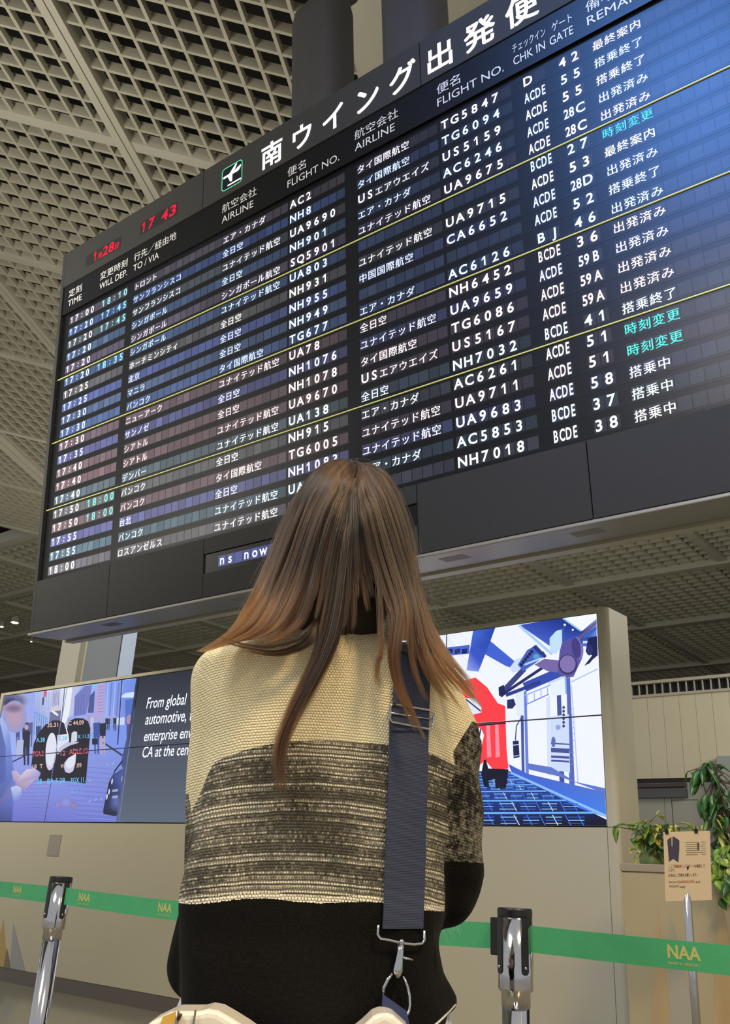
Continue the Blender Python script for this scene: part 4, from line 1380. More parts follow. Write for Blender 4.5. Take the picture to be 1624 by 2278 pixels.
# ================================================================== QUEUE BARRIER
PA = Vector((-0.8682, 3.0033, 0))
PB = Vector((0.3345, 1.9513, 0))
QD = (PB - PA).normalized()
QN = Vector((-QD.y, QD.x, 0))
PH = 0.955
M_BELT = noisy(mat('belt_green', rgb(70, 168, 112), 0.5), rgb(74, 172, 116), rgb(62, 154, 102), 18, 0.3, 500)
M_PRINT = mat('belt_print', rgb(186, 186, 110), 0.6)

def belt_mesh(name, p, q, sag, parent, origin, marks, z0=0.902, wd_=0.047, dz=0.0, twist0=0.0):
    mb = MB(origin)
    n = 40
    L = (q - p).length
    dd = (q - p).normalized()
    nn = Vector((-dd.y, dd.x, 0))
    def pt(s, h, off=0.0):               # s 0..1 along, h -.5...5 across
        z = z0 + dz * s - sag * 4 * s * (1 - s)
        a = twist0 * (1 - s)
        return p + dd * (L * s) + ZZ * (z + h * wd_ * math.cos(a)) + nn * (h * wd_ * math.sin(a) + off)
    for i in range(n):
        s0, s1 = i / n, (i + 1) / n
        mb.hexa([pt(s0, -.5, -.0008), pt(s1, -.5, -.0008), pt(s1, -.5, .0008), pt(s0, -.5, .0008), pt(s0, .5, -.0008), pt(s1, .5, -.0008), pt(s1, .5, .0008), pt(s0, .5, .0008)], 0)
    for s in marks:
        for txt, hgt, base, wl in (('NAA', .021, -.12, .058), ('NARITA AIRPORT', .0045, -.34, .056)):
            vs, fs, a, b, c, d_ = glyphs(txt, 0.03 if len(txt) < 4 else 0.01)
            k = wl / (b - a)
            mb.mesh([pt(s + (x - a) * k / L, base + y * hgt / .7 / wd_, -.0012) for x, y in vs], fs, 1)
    return mb.build(name, [M_BELT, M_PRINT], parent)

def post(pos, label, left_clip):
    t = empty('barrier_post', pos)
    tag(t, label, 'barrier post', 'chrome queue barrier posts')
    m = MB(t.location)
    m.lathe([(0.165, 0), (0.165, 0.012), (0.15, 0.022), (0.05, 0.045), (0.036, 0.05)], 40, 0, pos)
    m.build('base', M_CHROME, t, smooth=False)
    m = MB(t.location)
    m.lathe([(0.0265, 0.04), (0.0265, 0.80)], 36, 0, pos)
    o = m.build('tube', M_CHROME, t, smooth=True)
    m = MB(t.location)
    m.lathe([(0.0275, 0.782), (0.0275, 0.807), (0.0325, 0.81), (0.0335, 0.815), (0.0335, 0.938)], 40, 0, pos)
    m.build('head', M_CHROME, t, smooth=True)
    m = MB(t.location)
    m.lathe([(0.0335, 0.938), (0.0342, 0.942), (0.0342, 0.952), (0.032, PH), (0.001, PH + .001)], 40, 0, pos)
    m.build('cap', M_BLACKPL, t)
    vd_ = (Vector((0, 0, 0)) - pos).normalized()          # one slot row faces the viewer's side
    a0 = math.atan2(vd_.y, vd_.x)
    for da in (-42, 50, 140, 230):
        a = a0 - math.radians(da) - 0.16
        m = MB(t.location)
        c_, s_ = math.cos(a), math.sin(a)
        rad = Vector((c_, s_, 0))
        tan = Vector((-s_, c_, 0))
        outl = [(-.0075, .938), (-.0075, .846)] + [(-.0075 * math.cos(math.radians(k)), .846 - .0075 * math.sin(math.radians(k))) for k in range(20, 180, 20)] + [(.0075, .846), (.0075, .938)]
        m.prism(outl, lambda x, z, d_: pos + rad * d_ + tan * x + ZZ * z, .030, .0352)
        m.build('slot_insert', M_BLACKPL, t)
        m = MB(t.location)
        m.ellipsoid(pos + rad * .0355 + ZZ * .851, (.003, .003, .003), 10, 6)
        m.build('screw', M_CHROME, t, smooth=True)
    if left_clip:
        m = MB(t.location)
        cdir = -QD
        cn = QN
        def cb(a, b, c):
            return pos + cdir * a + cn * b + ZZ * c
        m.box((.028, -.012, .868), (.05, .012, .936), 0, cb)
        bevel(m.build('belt_clip', M_BLACKPL, t), .002)
    return t

ta = post(PA, 'chrome barrier post left of the person, in front of the beige wall panel', False)
tb = post(PB, 'chrome barrier post right of the person, with a black belt clip', True)
belt_mesh('belt', PA + QD * .03, PB - QD * .05, .012, ta, PA, (.052, .30, .55, .8))
PC = PB + Vector((1.0, -0.74, 0))
def s_at(px):
    v = ray(px, 2100)
    a_ = PB + (PC - PB).normalized() * .03
    d_ = PC - a_
    return (a_.y * v.x - a_.x * v.y) / (d_.x * v.y - d_.y * v.x)
mark_s = s_at(1484)
belt_mesh('belt', PB + (PC - PB).normalized() * .03, PC, .006, tb, PB, (mark_s,), dz=-0.004)
PL = PA - QD * 1.75 + QN * 0.12
lb = belt_mesh('barrier_belt', PL, PA - (PA - PL).normalized() * .037, .006, None, PL, (.70, .85, .56), z0=.930, dz=-0.028)
lb.location = PL
tag(lb, 'green barrier belt running off the left edge from the left post', 'barrier belt')
# ================================================================== PERSON (seen from behind)
def capsule(mb, a, b, ra, rb, n=14):
    a, b = Vector(a), Vector(b)
    L = (b - a).length
    k = 5
    path, rad = [], []
    d = (b - a).normalized()
    for i in range(k + 1):
        t = math.pi / 2 * i / k
        path.append(a - d * ra * math.cos(t))
        rad.append(max(1e-4, ra * math.sin(t)))
    for i in range(1, 4):
        path.append(a.lerp(b, i / 4))
        rad.append(ra + (rb - ra) * i / 4)
    for i in range(k + 1):
        t = math.pi / 2 * i / k
        path.append(b + d * rb * math.sin(t))
        rad.append(max(1e-4, rb * math.cos(t)))
    mb.tube(path, rad, n)

def chain(mb, pts):
    for (p, r), (q, s) in zip(pts[:-1], pts[1:]):
        capsule(mb, p, q, r, s)

def remeshed(mb, name, voxel, smooth=4):
    tmp = mb.build(name + '_tmp', [])
    md = tmp.modifiers.new('r', 'REMESH')
    md.mode = 'VOXEL'
    md.voxel_size = voxel
    dg = bpy.context.evaluated_depsgraph_get()
    me = bpy.data.meshes.new_from_object(tmp.evaluated_get(dg))
    bpy.data.objects.remove(tmp)
    bm = bmesh.new()
    bm.from_mesh(me)
    for _ in range(smooth):
        bmesh.ops.smooth_vert(bm, verts=bm.verts, factor=0.5, use_axis_x=True, use_axis_y=True, use_axis_z=True)
    bm.to_mesh(me)
    bm.free()
    me.name = name
    me.polygons.foreach_set('use_smooth', [True] * len(me.polygons))
    return me

PX, PY = -0.04, 1.415                     # where she stands
person = empty('person', (PX, PY, 0))
tag(person, 'person with long brown hair in a cream, grey and black knit sweater, seen from behind', 'person')
M_SKIN = mat('skin', rgb(214, 170, 142), 0.5)
HC = Vector((-0.038, 1.425, 1.535))       # head centre
b = MB(person.location)
b.ellipsoid(HC + Vector((0, -.005, .01)), (.074, .092, .102), 24, 16)
b.ellipsoid(HC + Vector((0, .045, -.055)), (.052, .05, .062), 18, 12)
chain(b, [(HC + Vector((0, .098, -.005)), .009), (HC + Vector((0, .108, -.032)), .012)])
b.ellipsoid(HC + Vector((0, .09, -.062)), (.022, .012, .009), 12, 8)
for s in (-1, 1):
    b.ellipsoid(HC + Vector((s * .076, 0, -.02)), (.010, .022, .032), 12, 10)
    b.ellipsoid(HC + Vector((s * .032, .072, .018)), (.02, .016, .007), 10, 8)
chain(b, [((-.038, 1.41, 1.46), .055), ((-.038, 1.41, 1.36), .052), ((-.038, 1.41, 1.30), .065)])
chain(b, [((-.04, 1.42, 1.25), .082), ((-.04, 1.425, 1.15), .092), ((-.04, 1.42, 1.02), .085), ((-.04, 1.42, .9), .092), ((-.04, 1.42, .84), .095)])
chain(b, [((-.15, 1.42, 1.262), .045), ((.07, 1.42, 1.262), .045)])
def arm(sh, el, wr, hand_dir, s):
    sh, el, wr = Vector(sh), Vector(el), Vector(wr)
    chain(b, [(sh, .040), (el, .031)])
    chain(b, [(el, .031), (wr, .023)])
    hd = Vector(hand_dir).normalized()
    palm = wr + hd * .045
    lat = hd.cross(ZZ).normalized()
    nrm = lat.cross(hd).normalized()
    for k in (-1.5, -.5, .5, 1.5):
        chain(b, [(wr + lat * k * .008, .014), (palm + lat * k * .018, .0115)])
        ln = (.062, .074, .078, .066)[int(k + 1.5)]
        r0 = palm + lat * k * .019 + hd * .03
        k1 = r0 + hd * ln * .4 - nrm * .008
        k2 = k1 + hd * ln * .25 - nrm * .02
        k3 = k2 + hd * ln * .08 - nrm * .022
        chain(b, [(palm + lat * k * .018, .0105), (r0, .0092)])
        chain(b, [(r0, .0092), (k1, .0085), (k2, .008), (k3, .007)])
    th = wr + hd * .02 + lat * s * .022
    chain(b, [(th, .013), (th + hd * .035 + lat * s * .018, .0105), (th + hd * .06 + lat * s * .012 - nrm * .012, .0085)])
LSH, LEL, LWR = (-.190, 1.425, 1.245), (-.198, 1.455, .878), (-.115, 1.62, .955)
RSH, REL, RWR = (.118, 1.425, 1.245), (.142, 1.445, .99), (.065, 1.61, 1.02)
arm(LSH, LEL, LWR, (.5, .7, .1), 1)
arm(RSH, REL, RWR, (-.5, .7, .1), -1)
for s in (-1, 1):
    x = -.04 + s * .075
    chain(b, [((x, 1.415, .84), .085), ((x, 1.42, .47), .055), ((x, 1.40, .08), .036)])
    chain(b, [((x, 1.39, .06), .034), ((x, 1.52, .035), .03)])
me = remeshed(b, 'body', 0.0042, 4)
me.materials.append(M_SKIN)
body = bpy.data.objects.new('body', me)
COL.objects.link(body)
body.parent = person
for s in (-1, 1):
    e = MB(person.location)
    e.ellipsoid(HC + Vector((s * .031, .079, -.002)), (.0125, .0105, .009), 14, 10)
    e.build('eye', mat('eye_white', rgb(225, 222, 218), 0.2), person, smooth=True)
e = MB(person.location)
e.ellipsoid(HC + Vector((0, .1005, -.062)), (.019, .006, .006), 14, 8)
e.build('lips', mat('lips_rose', rgb(190, 104, 100), 0.4), person, smooth=True)

# ---- trousers, shoes, lace underskirt
t = MB(person.location)
chain(t, [((-.04, 1.42, .95), .095), ((-.04, 1.42, .84), .105)])
for s in (-1, 1):
    x = -.04 + s * .075
    chain(t, [((x, 1.415, .82), .094), ((x, 1.42, .47), .066), ((x, 1.405, .14), .05)])
me = remeshed(t, 'trousers', 0.006, 4)
me.materials.append(mat('trouser_dark', rgb(30, 30, 36), 0.8))
o = bpy.data.objects.new('trousers', me)
COL.objects.link(o)
o.parent = person
for s in (-1, 1):
    x = -.04 + s * .075
    t = MB(person.location)
    chain(t, [((x, 1.375, .045), .042), ((x, 1.45, .04), .042), ((x, 1.545, .032), .034)])
    t.box((x - .042, 1.34, 0), (x + .042, 1.575, .014))
    me = remeshed(t, 'shoe', 0.004, 3)
    me.materials.append(mat('shoe_brown', rgb(70, 48, 36), 0.4))
    o = bpy.data.objects.new('shoe', me)
    COL.objects.link(o)
    o.parent = person
t = MB(person.location)
vs, fs = [], []
n = 96
for i, (z, gx, gy) in enumerate(((.90, .150, .092), (.85, .176, .098), (.80, .190, .102), (.70, .200, .115), (.60, .208, .13))):
    for j in range(n):
        a = 2 * math.pi * j / n
        w_ = 1 + .018 * math.sin(a * 16) * i
        vs.append(Vector((-.035 + gx * math.cos(a) * w_, 1.415 + gy * math.sin(a) * w_, z - (.006 * math.sin(a * 24) if i == 4 else 0))))
for i in range(4):
    for j in range(n):
        fs.append((i * n + j, (i + 1) * n + j, (i + 1) * n + (j + 1) % n, i * n + (j + 1) % n))
t.mesh(vs, fs)
sk = t.build('underskirt', noisy(mat('lace_white', rgb(214, 214, 222), 0.8), rgb(228, 228, 234), rgb(170, 170, 184), 120, 0.8, 220), person, smooth=True)
md = sk.modifiers.new('t', 'SOLIDIFY')
md.thickness = 0.002

# ---- sweater
sw = MB(person.location)
NS = 56
def ring(xl, xr, yb, yf, z, ex=2.5, tilt=None):
    out = []
    cx, hx = (xl + xr) / 2, (xr - xl) / 2
    cy, hy = (yb + yf) / 2, (yf - yb) / 2
    for j in range(NS):
        a = 2 * math.pi * j / NS
        c, s = math.cos(a), math.sin(a)
        x = cx + hx * math.copysign(abs(c) ** (2 / ex), c)
        y = cy + hy * math.copysign(abs(s) ** (2 / ex), s)
        zz = z
        if tilt:
            zz = z + tilt(x)
        out.append(Vector((x, y, zz)))
    return out
def hem(x):
    q = min(1, max(0, (x - .085) / .075))
    return .062 * q * q * (3 - 2 * q)
RG = [(-.085, .012, 1.365, 1.455, 1.362, 2), (-.105, .03, 1.352, 1.47, 1.352, 2), (-.15, .075, 1.34, 1.49, 1.337, 2.2), (-.215, .128, 1.33, 1.50, 1.320, 2.6), (-.245, .155, 1.32, 1.51, 1.298, 2.8),
      (-.236, .155, 1.308, 1.52, 1.25, 2.7), (-.220, .150, 1.302, 1.53, 1.18, 2.7), (-.218, .148, 1.303, 1.53, 1.10, 2.7), (-.226, .144, 1.305, 1.53, 1.03, 2.7),
      (-.236, .142, 1.305, 1.53, .975, 2.7), (-.234, .141, 1.302, 1.53, .95, 2.7), (-.228, .136, 1.302, 1.53, .92, 2.6), (-.224, .140, 1.296, 1.53, .88, 2.5), (-.222, .152, 1.292, 1.53, .84, 2.4),
      (-.214, .160, 1.292, 1.53, .795, 2.4), (-.206, .158, 1.298, 1.52, .775, 2.4)]
vs, fs = [], []
for k, (xl, xr, yb, yf, z, ex) in enumerate(RG):
    vs += ring(xl, xr, yb, yf, z, ex, (lambda x, f_={13: .35, 14: .85, 15: 1.0}[k]: hem(x) * f_) if k >= 13 else None)
for i in range(len(RG) - 1):
    for j in range(NS):
        fs.append((i * NS + j, (i + 1) * NS + j, (i + 1) * NS + (j + 1) % NS, i * NS + (j + 1) % NS))
fs.append(tuple(range(NS)))
fs.append(tuple(range(len(RG) * NS - 1, (len(RG) - 1) * NS - 1, -1)))
sw.mesh(vs, fs)
def sleeve(pts):
    chain(sw, [(Vector(p), r) for p, r in pts])
SLV = {'L': [((-.203, 1.415, 1.272), .055), ((-.197, 1.425, 1.20), .055), ((-.193, 1.435, 1.08), .052), ((-.192, 1.45, .96), .047), ((-.205, 1.455, .872), .050), ((-.165, 1.53, .885), .044), ((-.115, 1.62, .955), .036)],
       'R': [((.108, 1.415, 1.268), .054), ((.136, 1.425, 1.20), .058), ((.142, 1.43, 1.10), .056), ((.146, 1.435, 1.02), .055), ((.142, 1.445, .985), .052), ((.11, 1.53, .995), .045), ((.065, 1.61, 1.02), .036)]}
sleeve(SLV['L'])
sleeve(SLV['R'])
me = remeshed(sw, 'sweater', 0.0045, 7)
# soft drape folds
bm = bmesh.new()
bm.from_mesh(me)
bm.normal_update()
for v in bm.verts:
    p = v.co + person.location
    low = min(1, max(0, (1.12 - p.z) / .25))
    f1 = math.sin((p.x + .35 * p.z) * 46 + 2.2 * math.sin(p.z * 9)) * .0028 * low
    f2 = noise.noise(Vector((p.x * 16, p.y * 16, p.z * 9))) * .0045
    sl = 1.0 if p.x > .125 and p.z < 1.2 else 0.0
    f3 = math.sin(p.x * 30 + p.z * 70 + p.y * 40) * .002 * sl
    v.co += v.normal * (f1 + f2 + f3)
bm.to_mesh(me)
bm.free()
# colour zone of the knit: 0 cream, 1 grey-white marl, 2 black
att = me.attributes.new('zone', 'FLOAT', 'POINT')
slv = me.attributes.new('wool', 'FLOAT', 'POINT')
zv, wv = [], []
def segd(p, a, b_):
    ab_ = b_ - a
    t_ = min(1, max(0, (p - a).dot(ab_) / ab_.length_squared))
    return (p - a - ab_ * t_).length
for v in me.vertices:
    p = v.co + person.location
    dl = min(segd(p, Vector(SLV['L'][i][0]), Vector(SLV['L'][i + 1][0])) - SLV['L'][i][1] for i in range(6))
    dr = min(segd(p, Vector(SLV['R'][i][0]), Vector(SLV['R'][i + 1][0])) - SLV['R'][i][1] for i in range(6))
    cx = p.x + .005
    if dr < .004 and p.x > .085 and p.z < 1.26:            # right sleeve
        back = min(1, max(0, (.178 - p.x) / .05))
        t1 = 1.145 + .08 * (1 - back) + .35 * max(0, p.y - 1.43)
        t2 = 1.025
        zv.append((t1 - p.z) / (t1 - t2))
        wv.append(1.0)
    elif dl < .004 and p.x < -.19 and p.y > 1.40:           # left sleeve
        t1, t2 = 1.10, .945
        zv.append((t1 - p.z) / (t1 - t2))
        wv.append(0.6)
    else:
        t1 = 1.1735 - 1.15 * max(0, -.03 - p.x) ** 2 - 1.2 * max(0, p.x - .03) ** 2
        t2 = .9665 - .25 * cx * cx + .0025 * math.sin(p.x * 40)
        if p.x < -.2:
            t1 -= 1.7 * (-.2 - p.x)
        zv.append((t1 - p.z) / (t1 - t2))
        wv.append(0.0)
att.data.foreach_set('value', zv)
slv.data.foreach_set('value', wv)

def knit():
    m = mat('knit_wool', rgb(214, 200, 160), 0.95, spec=0.08)
    n, l, bs = nodes(m)
    def N(t, **kw):
        x = n.new(t)
        for k, v in kw.items():
            setattr(x, k, v)
        return x
    def MA(op, a, b_=None, c=None):
        x = N('ShaderNodeMath', operation=op)
        for i, q in enumerate((a, b_, c)):
            if q is None:
                continue
            if isinstance(q, (int, float)):
                x.inputs[i].default_value = q
            else:
                l.new(q, x.inputs[i])
        return x.outputs[0]
    geo = N('ShaderNodeTexCoord')
    sp = N('ShaderNodeSeparateXYZ')
    l.new(geo.outputs['Object'], sp.inputs[0])
    X, Y, Z = sp.outputs
    zn = N('ShaderNodeAttribute', attribute_name='zone').outputs['Fac']
    wl = N('ShaderNodeAttribute', attribute_name='wool').outputs['Fac']
    # arc coordinate round the body
    U_ = MA('ADD', X, MA('MULTIPLY', Y, 0.35))
    nz = N('ShaderNodeTexNoise')
    nz.inputs['Scale'].default_value = 22
    l.new(geo.outputs['Object'], nz.inputs['Vector'])
    zw = MA('ADD', Z, MA('MULTIPLY', MA('MULTIPLY', X, X), 0.55))
    rows = MA('ADD', MA('MULTIPLY', zw, 255.0), MA('MULTIPLY', nz.outputs['Fac'], 0.8))
    rfl = MA('FLOOR', rows)
    rfr = MA('FRACT', rows)
    nz2 = N('ShaderNodeTexNoise')
    nz2.inputs['Scale'].default_value = 120
    l.new(geo.outputs['Object'], nz2.inputs['Vector'])
    rows = MA('ADD', rows, MA('MULTIPLY', nz2.outputs['Fac'], 0.55))
    rfl = MA('FLOOR', rows)
    rfr = MA('FRACT', rows)
    cols_ = MA('ADD', MA('ADD', MA('MULTIPLY', U_, 225.0), MA('MULTIPLY', nz2.outputs['Fac'], 0.9)), MA('MULTIPLY', MA('MODULO', rfl, 2.0), 0.5))
    cfr = MA('FRACT', cols_)
    # a purl stitch: a small rounded bump, rows offset like bricks
    sx = MA('SINE', MA('MULTIPLY', cfr, math.pi))
    sy = MA('SINE', MA('MULTIPLY', rfr, math.pi))
    st_ = MA('POWER', MA('MULTIPLY', sx, sy), 0.6)
    # marl: white flecks of thread in rows on a black-grey ground
    mrow = MA('ADD', MA('MULTIPLY', zw, 176.0), MA('MULTIPLY', nz.outputs['Fac'], 0.9))
    mfl = MA('FLOOR', mrow)
    mcol = MA('ADD', MA('MULTIPLY', U_, 290.0), MA('MULTIPLY', mfl, 0.37))
    vec = N('ShaderNodeCombineXYZ')
    l.new(MA('FLOOR', mcol), vec.inputs[0])
    l.new(mfl, vec.inputs[1])
    wn = N('ShaderNodeTexWhiteNoise', noise_dimensions='2D')
    l.new(vec.outputs[0], wn.inputs['Vector'])
    rw = N('ShaderNodeTexWhiteNoise', noise_dimensions='1D')
    l.new(mfl, rw.inputs['W'])
    big = N('ShaderNodeTexNoise')
    big.inputs['Scale'].default_value = 11
    big.inputs['Detail'].default_value = 6
    l.new(geo.outputs['Object'], big.inputs['Vector'])
    fine = N('ShaderNodeTexNoise')
    fine.inputs['Scale'].default_value = 260
    fine.inputs['Detail'].default_value = 3
    l.new(geo.outputs['Object'], fine.inputs['Vector'])
    dash = MA('MULTIPLY', MA('POWER', MA('SINE', MA('MULTIPLY', MA('FRACT', mrow), math.pi)), 2.2), MA('POWER', MA('SINE', MA('MULTIPLY', MA('FRACT', mcol), math.pi)), 0.7))
    thr = MA('ADD', MA('ADD', MA('MULTIPLY', rw.outputs['Value'], 0.40), MA('MULTIPLY', wn.outputs['Value'], 0.26)), MA('MULTIPLY', big.outputs['Fac'], 0.85))
    edge = MA('ADD', thr, MA('MULTIPLY', MA('ABSOLUTE', MA('SUBTRACT', zn, 0.45)), 0.30))
    fl = N('ShaderNodeMapRange')
    l.new(edge, fl.inputs['Value'])
    fl.inputs['From Min'].default_value = 0.69
    fl.inputs['From Max'].default_value = 1.02
    ground = MA('MULTIPLY', MA('MULTIPLY', fine.outputs['Fac'], big.outputs['Fac']), 0.40)
    fleck = MA('ADD', MA('MULTIPLY', fl.outputs[0], dash), ground)
    # brushed wool on the sleeve: blotches instead of rows
    mid = N('ShaderNodeTexNoise')
    mid.inputs['Scale'].default_value = 120
    mid.inputs['Detail'].default_value = 6
    mid.inputs['Roughness'].default_value = 0.75
    l.new(geo.outputs['Object'], mid.inputs['Vector'])
    bl = N('ShaderNodeMapRange')
    l.new(MA('ADD', MA('MULTIPLY', mid.outputs['Fac'], 0.8), MA('MULTIPLY', big.outputs['Fac'], 0.35)), bl.inputs['Value'])
    bl.inputs['From Min'].default_value = 0.50
    bl.inputs['From Max'].default_value = 0.78
    fk = N('ShaderNodeMix', data_type='FLOAT')
    l.new(wl, fk.inputs[0])
    l.new(fleck, fk.inputs[2])
    l.new(MA('MULTIPLY', bl.outputs[0], 0.55), fk.inputs[3])
    marl = N('ShaderNodeMix', data_type='RGBA')
    l.new(fk.outputs[0], marl.inputs[0])
    marl.inputs[6].default_value = rgb(38, 36, 33)
    marl.inputs[7].default_value = rgb(236, 226, 200)
    # zones
    zj = MA('ADD', zn, MA('MULTIPLY', MA('SUBTRACT', fine.outputs['Fac'], 0.5), 0.02))
    m1 = MA('GREATER_THAN', zj, 0.0)
    m2 = MA('GREATER_THAN', zj, 1.0)
    cr = N('ShaderNodeMix', data_type='RGBA')
    l.new(st_, cr.inputs[0])
    cr.inputs[6].default_value = rgb(214, 200, 158)
    cr.inputs[7].default_value = rgb(240, 229, 194)
    a = N('ShaderNodeMix', data_type='RGBA')
    l.new(m1, a.inputs[0])
    l.new(cr.outputs[2], a.inputs[6])
    l.new(marl.outputs[2], a.inputs[7])
    bk = N('ShaderNodeMix', data_type='RGBA')
    l.new(fine.outputs['Fac'], bk.inputs[0])
    bk.inputs[6].default_value = rgb(9, 8, 8)
    bk.inputs[7].default_value = rgb(27, 25, 23)
    # one row of white stitches along the top of the black
    ln = MA('MULTIPLY', MA('GREATER_THAN', zj, 0.965), MA('LESS_THAN', zj, 1.0))
    lw = MA('MULTIPLY', MA('MULTIPLY', ln, MA('SUBTRACT', 1.0, wl)), MA('GREATER_THAN', cfr, 0.25))
    c = N('ShaderNodeMix', data_type='RGBA')
    l.new(m2, c.inputs[0])
    l.new(a.outputs[2], c.inputs[6])
    l.new(bk.outputs[2], c.inputs[7])
    d_ = N('ShaderNodeMix', data_type='RGBA')
    l.new(lw, d_.inputs[0])
    l.new(c.outputs[2], d_.inputs[6])
    d_.inputs[7].default_value = rgb(240, 230, 205)
    l.new(d_.outputs[2], bs.inputs['Base Color'])
    bp = N('ShaderNodeBump')
    bp.inputs['Strength'].default_value = 0.75
    bp.inputs['Distance'].default_value = 0.0022
    l.new(MA('ADD', MA('MULTIPLY', st_, MA('SUBTRACT', 1.0, MA('MULTIPLY', m2, 0.92))), MA('MULTIPLY', fine.outputs['Fac'], 0.5)), bp.inputs['Height'])
    l.new(bp.outputs['Normal'], bs.inputs['Normal'])
    bs.inputs['Sheen Weight'].default_value = 0.03
    bs.inputs['Sheen Roughness'].default_value = 0.5
    return m
me.materials.append(knit())
sweater = bpy.data.objects.new('sweater', me)
COL.objects.link(sweater)
sweater.parent = person
SWB = BVHTree.FromPolygons([v.co + person.location for v in me.vertices], [tuple(p.vertices) for p in me.polygons])
def on_back(px, py, off, fall=1.30):
    d = ray(px, py).normalized()
    h = SWB.ray_cast(CP, d)
    if h[0] is None:
        return at_y(px, py, fall)
    return h[0] - d * off
# beaded edge at the lifted right hem
bd = MB(person.location)
for k in range(20):
    px = 962 + 50 * k / 19
    py = 2284 - 48 * (k / 19) ** 1.2
    p = on_back(px, py, .001, 1.34)
    bd.ellipsoid(p, (.0016, .0016, .0016), 8, 6)
bd.build('bead_trim', mat('bead_white', rgb(220, 220, 215), 0.3), person, smooth=True)
# ---- hair
def bez(pts, t):
    """Catmull-Rom through pts."""
    n = len(pts) - 1
    s = t * n
    i = min(int(s), n - 1)
    f = s - i
    p0, p1, p2, p3 = pts[max(i - 1, 0)], pts[i], pts[i + 1], pts[min(i + 2, n)]
    return 0.5 * ((2 * p1) + (p2 - p0) * f + (2 * p0 - 5 * p1 + 4 * p2 - p3) * f * f + (3 * p1 - p0 - 3 * p2 + p3) * f ** 3)

def guide(pts, ys, k=14):
    g = []
    n = len(pts)
    for i, (x, y) in enumerate(pts):
        t = i / (n - 1) * (len(ys) - 1)
        a = min(int(t), len(ys) - 2)
        Y = ys[a] + (ys[a + 1] - ys[a]) * (t - a)
        p = at_y(x, y, Y)
        g.append(p)
    return [bez(g, i / (k - 1)) for i in range(k)]

def keep_out(p):
    """Push a strand point out of the skull and off the sweater."""
    q = p - (HC + Vector((0, -.005, .01)))
    e = Vector((q.x / .083, q.y / .100, q.z / .110))
    if e.length < 1.0 and e.length > 1e-4:
        e = e / e.length
        p = HC + Vector((0, -.005, .01)) + Vector((e.x * .083, e.y * .100, e.z * .110))
    if p.z < 1.36:
        h = SWB.find_nearest(p)
        if h[0] is not None:
            dd = (p - h[0]).dot(h[1])
            if dd < .004:
                p = p + h[1] * (.004 - dd)
    return p

GL0 = guide([(776, 1032), (715, 1046), (668, 1095), (632, 1160), (602, 1230), (573, 1300), (548, 1350), (515, 1405), (452, 1448)], [1.40, 1.41, 1.42, 1.42, 1.41, 1.39, 1.36, 1.33, 1.31])
GL1 = guide([(779, 1034), (730, 1062), (688, 1120), (658, 1200), (632, 1270), (602, 1340), (568, 1396), (512, 1430), (446, 1452)], [1.39, 1.36, 1.35, 1.345, 1.34, 1.33, 1.31, 1.30, 1.295])
GL2 = guide([(782, 1042), (745, 1085), (710, 1150), (684, 1230), (662, 1300), (635, 1360), (598, 1402), (550, 1424), (500, 1438)], [1.37, 1.335, 1.32, 1.315, 1.31, 1.30, 1.295, 1.29, 1.288])
GL3 = guide([(784, 1060), (756, 1120), (735, 1190), (715, 1270), (700, 1335), (680, 1385), (655, 1412), (625, 1428), (590, 1440)], [1.36, 1.325, 1.315, 1.31, 1.30, 1.295, 1.29, 1.285, 1.283])
GC0 = guide([(782, 1080), (764, 1150), (745, 1240), (732, 1320), (712, 1400), (690, 1475), (650, 1560), (618, 1650), (612, 1720), (606, 1775)], [1.345, 1.32, 1.31, 1.30, 1.29, 1.285, 1.285, 1.288, 1.29])
GC1 = guide([(786, 1080), (782, 1150), (775, 1240), (768, 1320), (760, 1395), (735, 1470), (685, 1560), (640, 1650), (632, 1720), (640, 1778)], [1.345, 1.32, 1.31, 1.30, 1.29, 1.285, 1.285, 1.288, 1.29])
GR3 = guide([(790, 1064), (800, 1120), (812, 1190), (828, 1270), (850, 1335), (872, 1390), (866, 1450), (880, 1520), (908, 1580), (938, 1645)], [1.36, 1.325, 1.315, 1.31, 1.30, 1.29, 1.285, 1.283, 1.283, 1.282])
GR2 = guide([(791, 1046), (818, 1092), (842, 1170), (866, 1250), (888, 1320), (895, 1385), (885, 1450), (892, 1520), (915, 1580), (945, 1650)], [1.375, 1.34, 1.325, 1.32, 1.31, 1.295, 1.285, 1.283, 1.282, 1.28])
GR1 = guide([(793, 1037), (836, 1064), (868, 1130), (893, 1210), (912, 1290), (935, 1370), (960, 1440), (1000, 1505), (1045, 1560), (1085, 1610)], [1.39, 1.36, 1.35, 1.345, 1.34, 1.32, 1.31, 1.30, 1.31, 1.32])
GR0 = guide([(797, 1032), (842, 1042), (880, 1090), (906, 1160), (922, 1240), (936, 1320), (962, 1400), (1005, 1470), (1050, 1520), (1100, 1575)], [1.40, 1.41, 1.42, 1.42, 1.41, 1.38, 1.35, 1.33, 1.33, 1.34])
GT0 = guide([(852, 1400), (842, 1450), (836, 1500), (838, 1550), (848, 1610)], [1.29, 1.283, 1.282, 1.283, 1.284])   # thin wisp
GT0 = [GR3[i] for i in range(6)] + GT0[3:11]
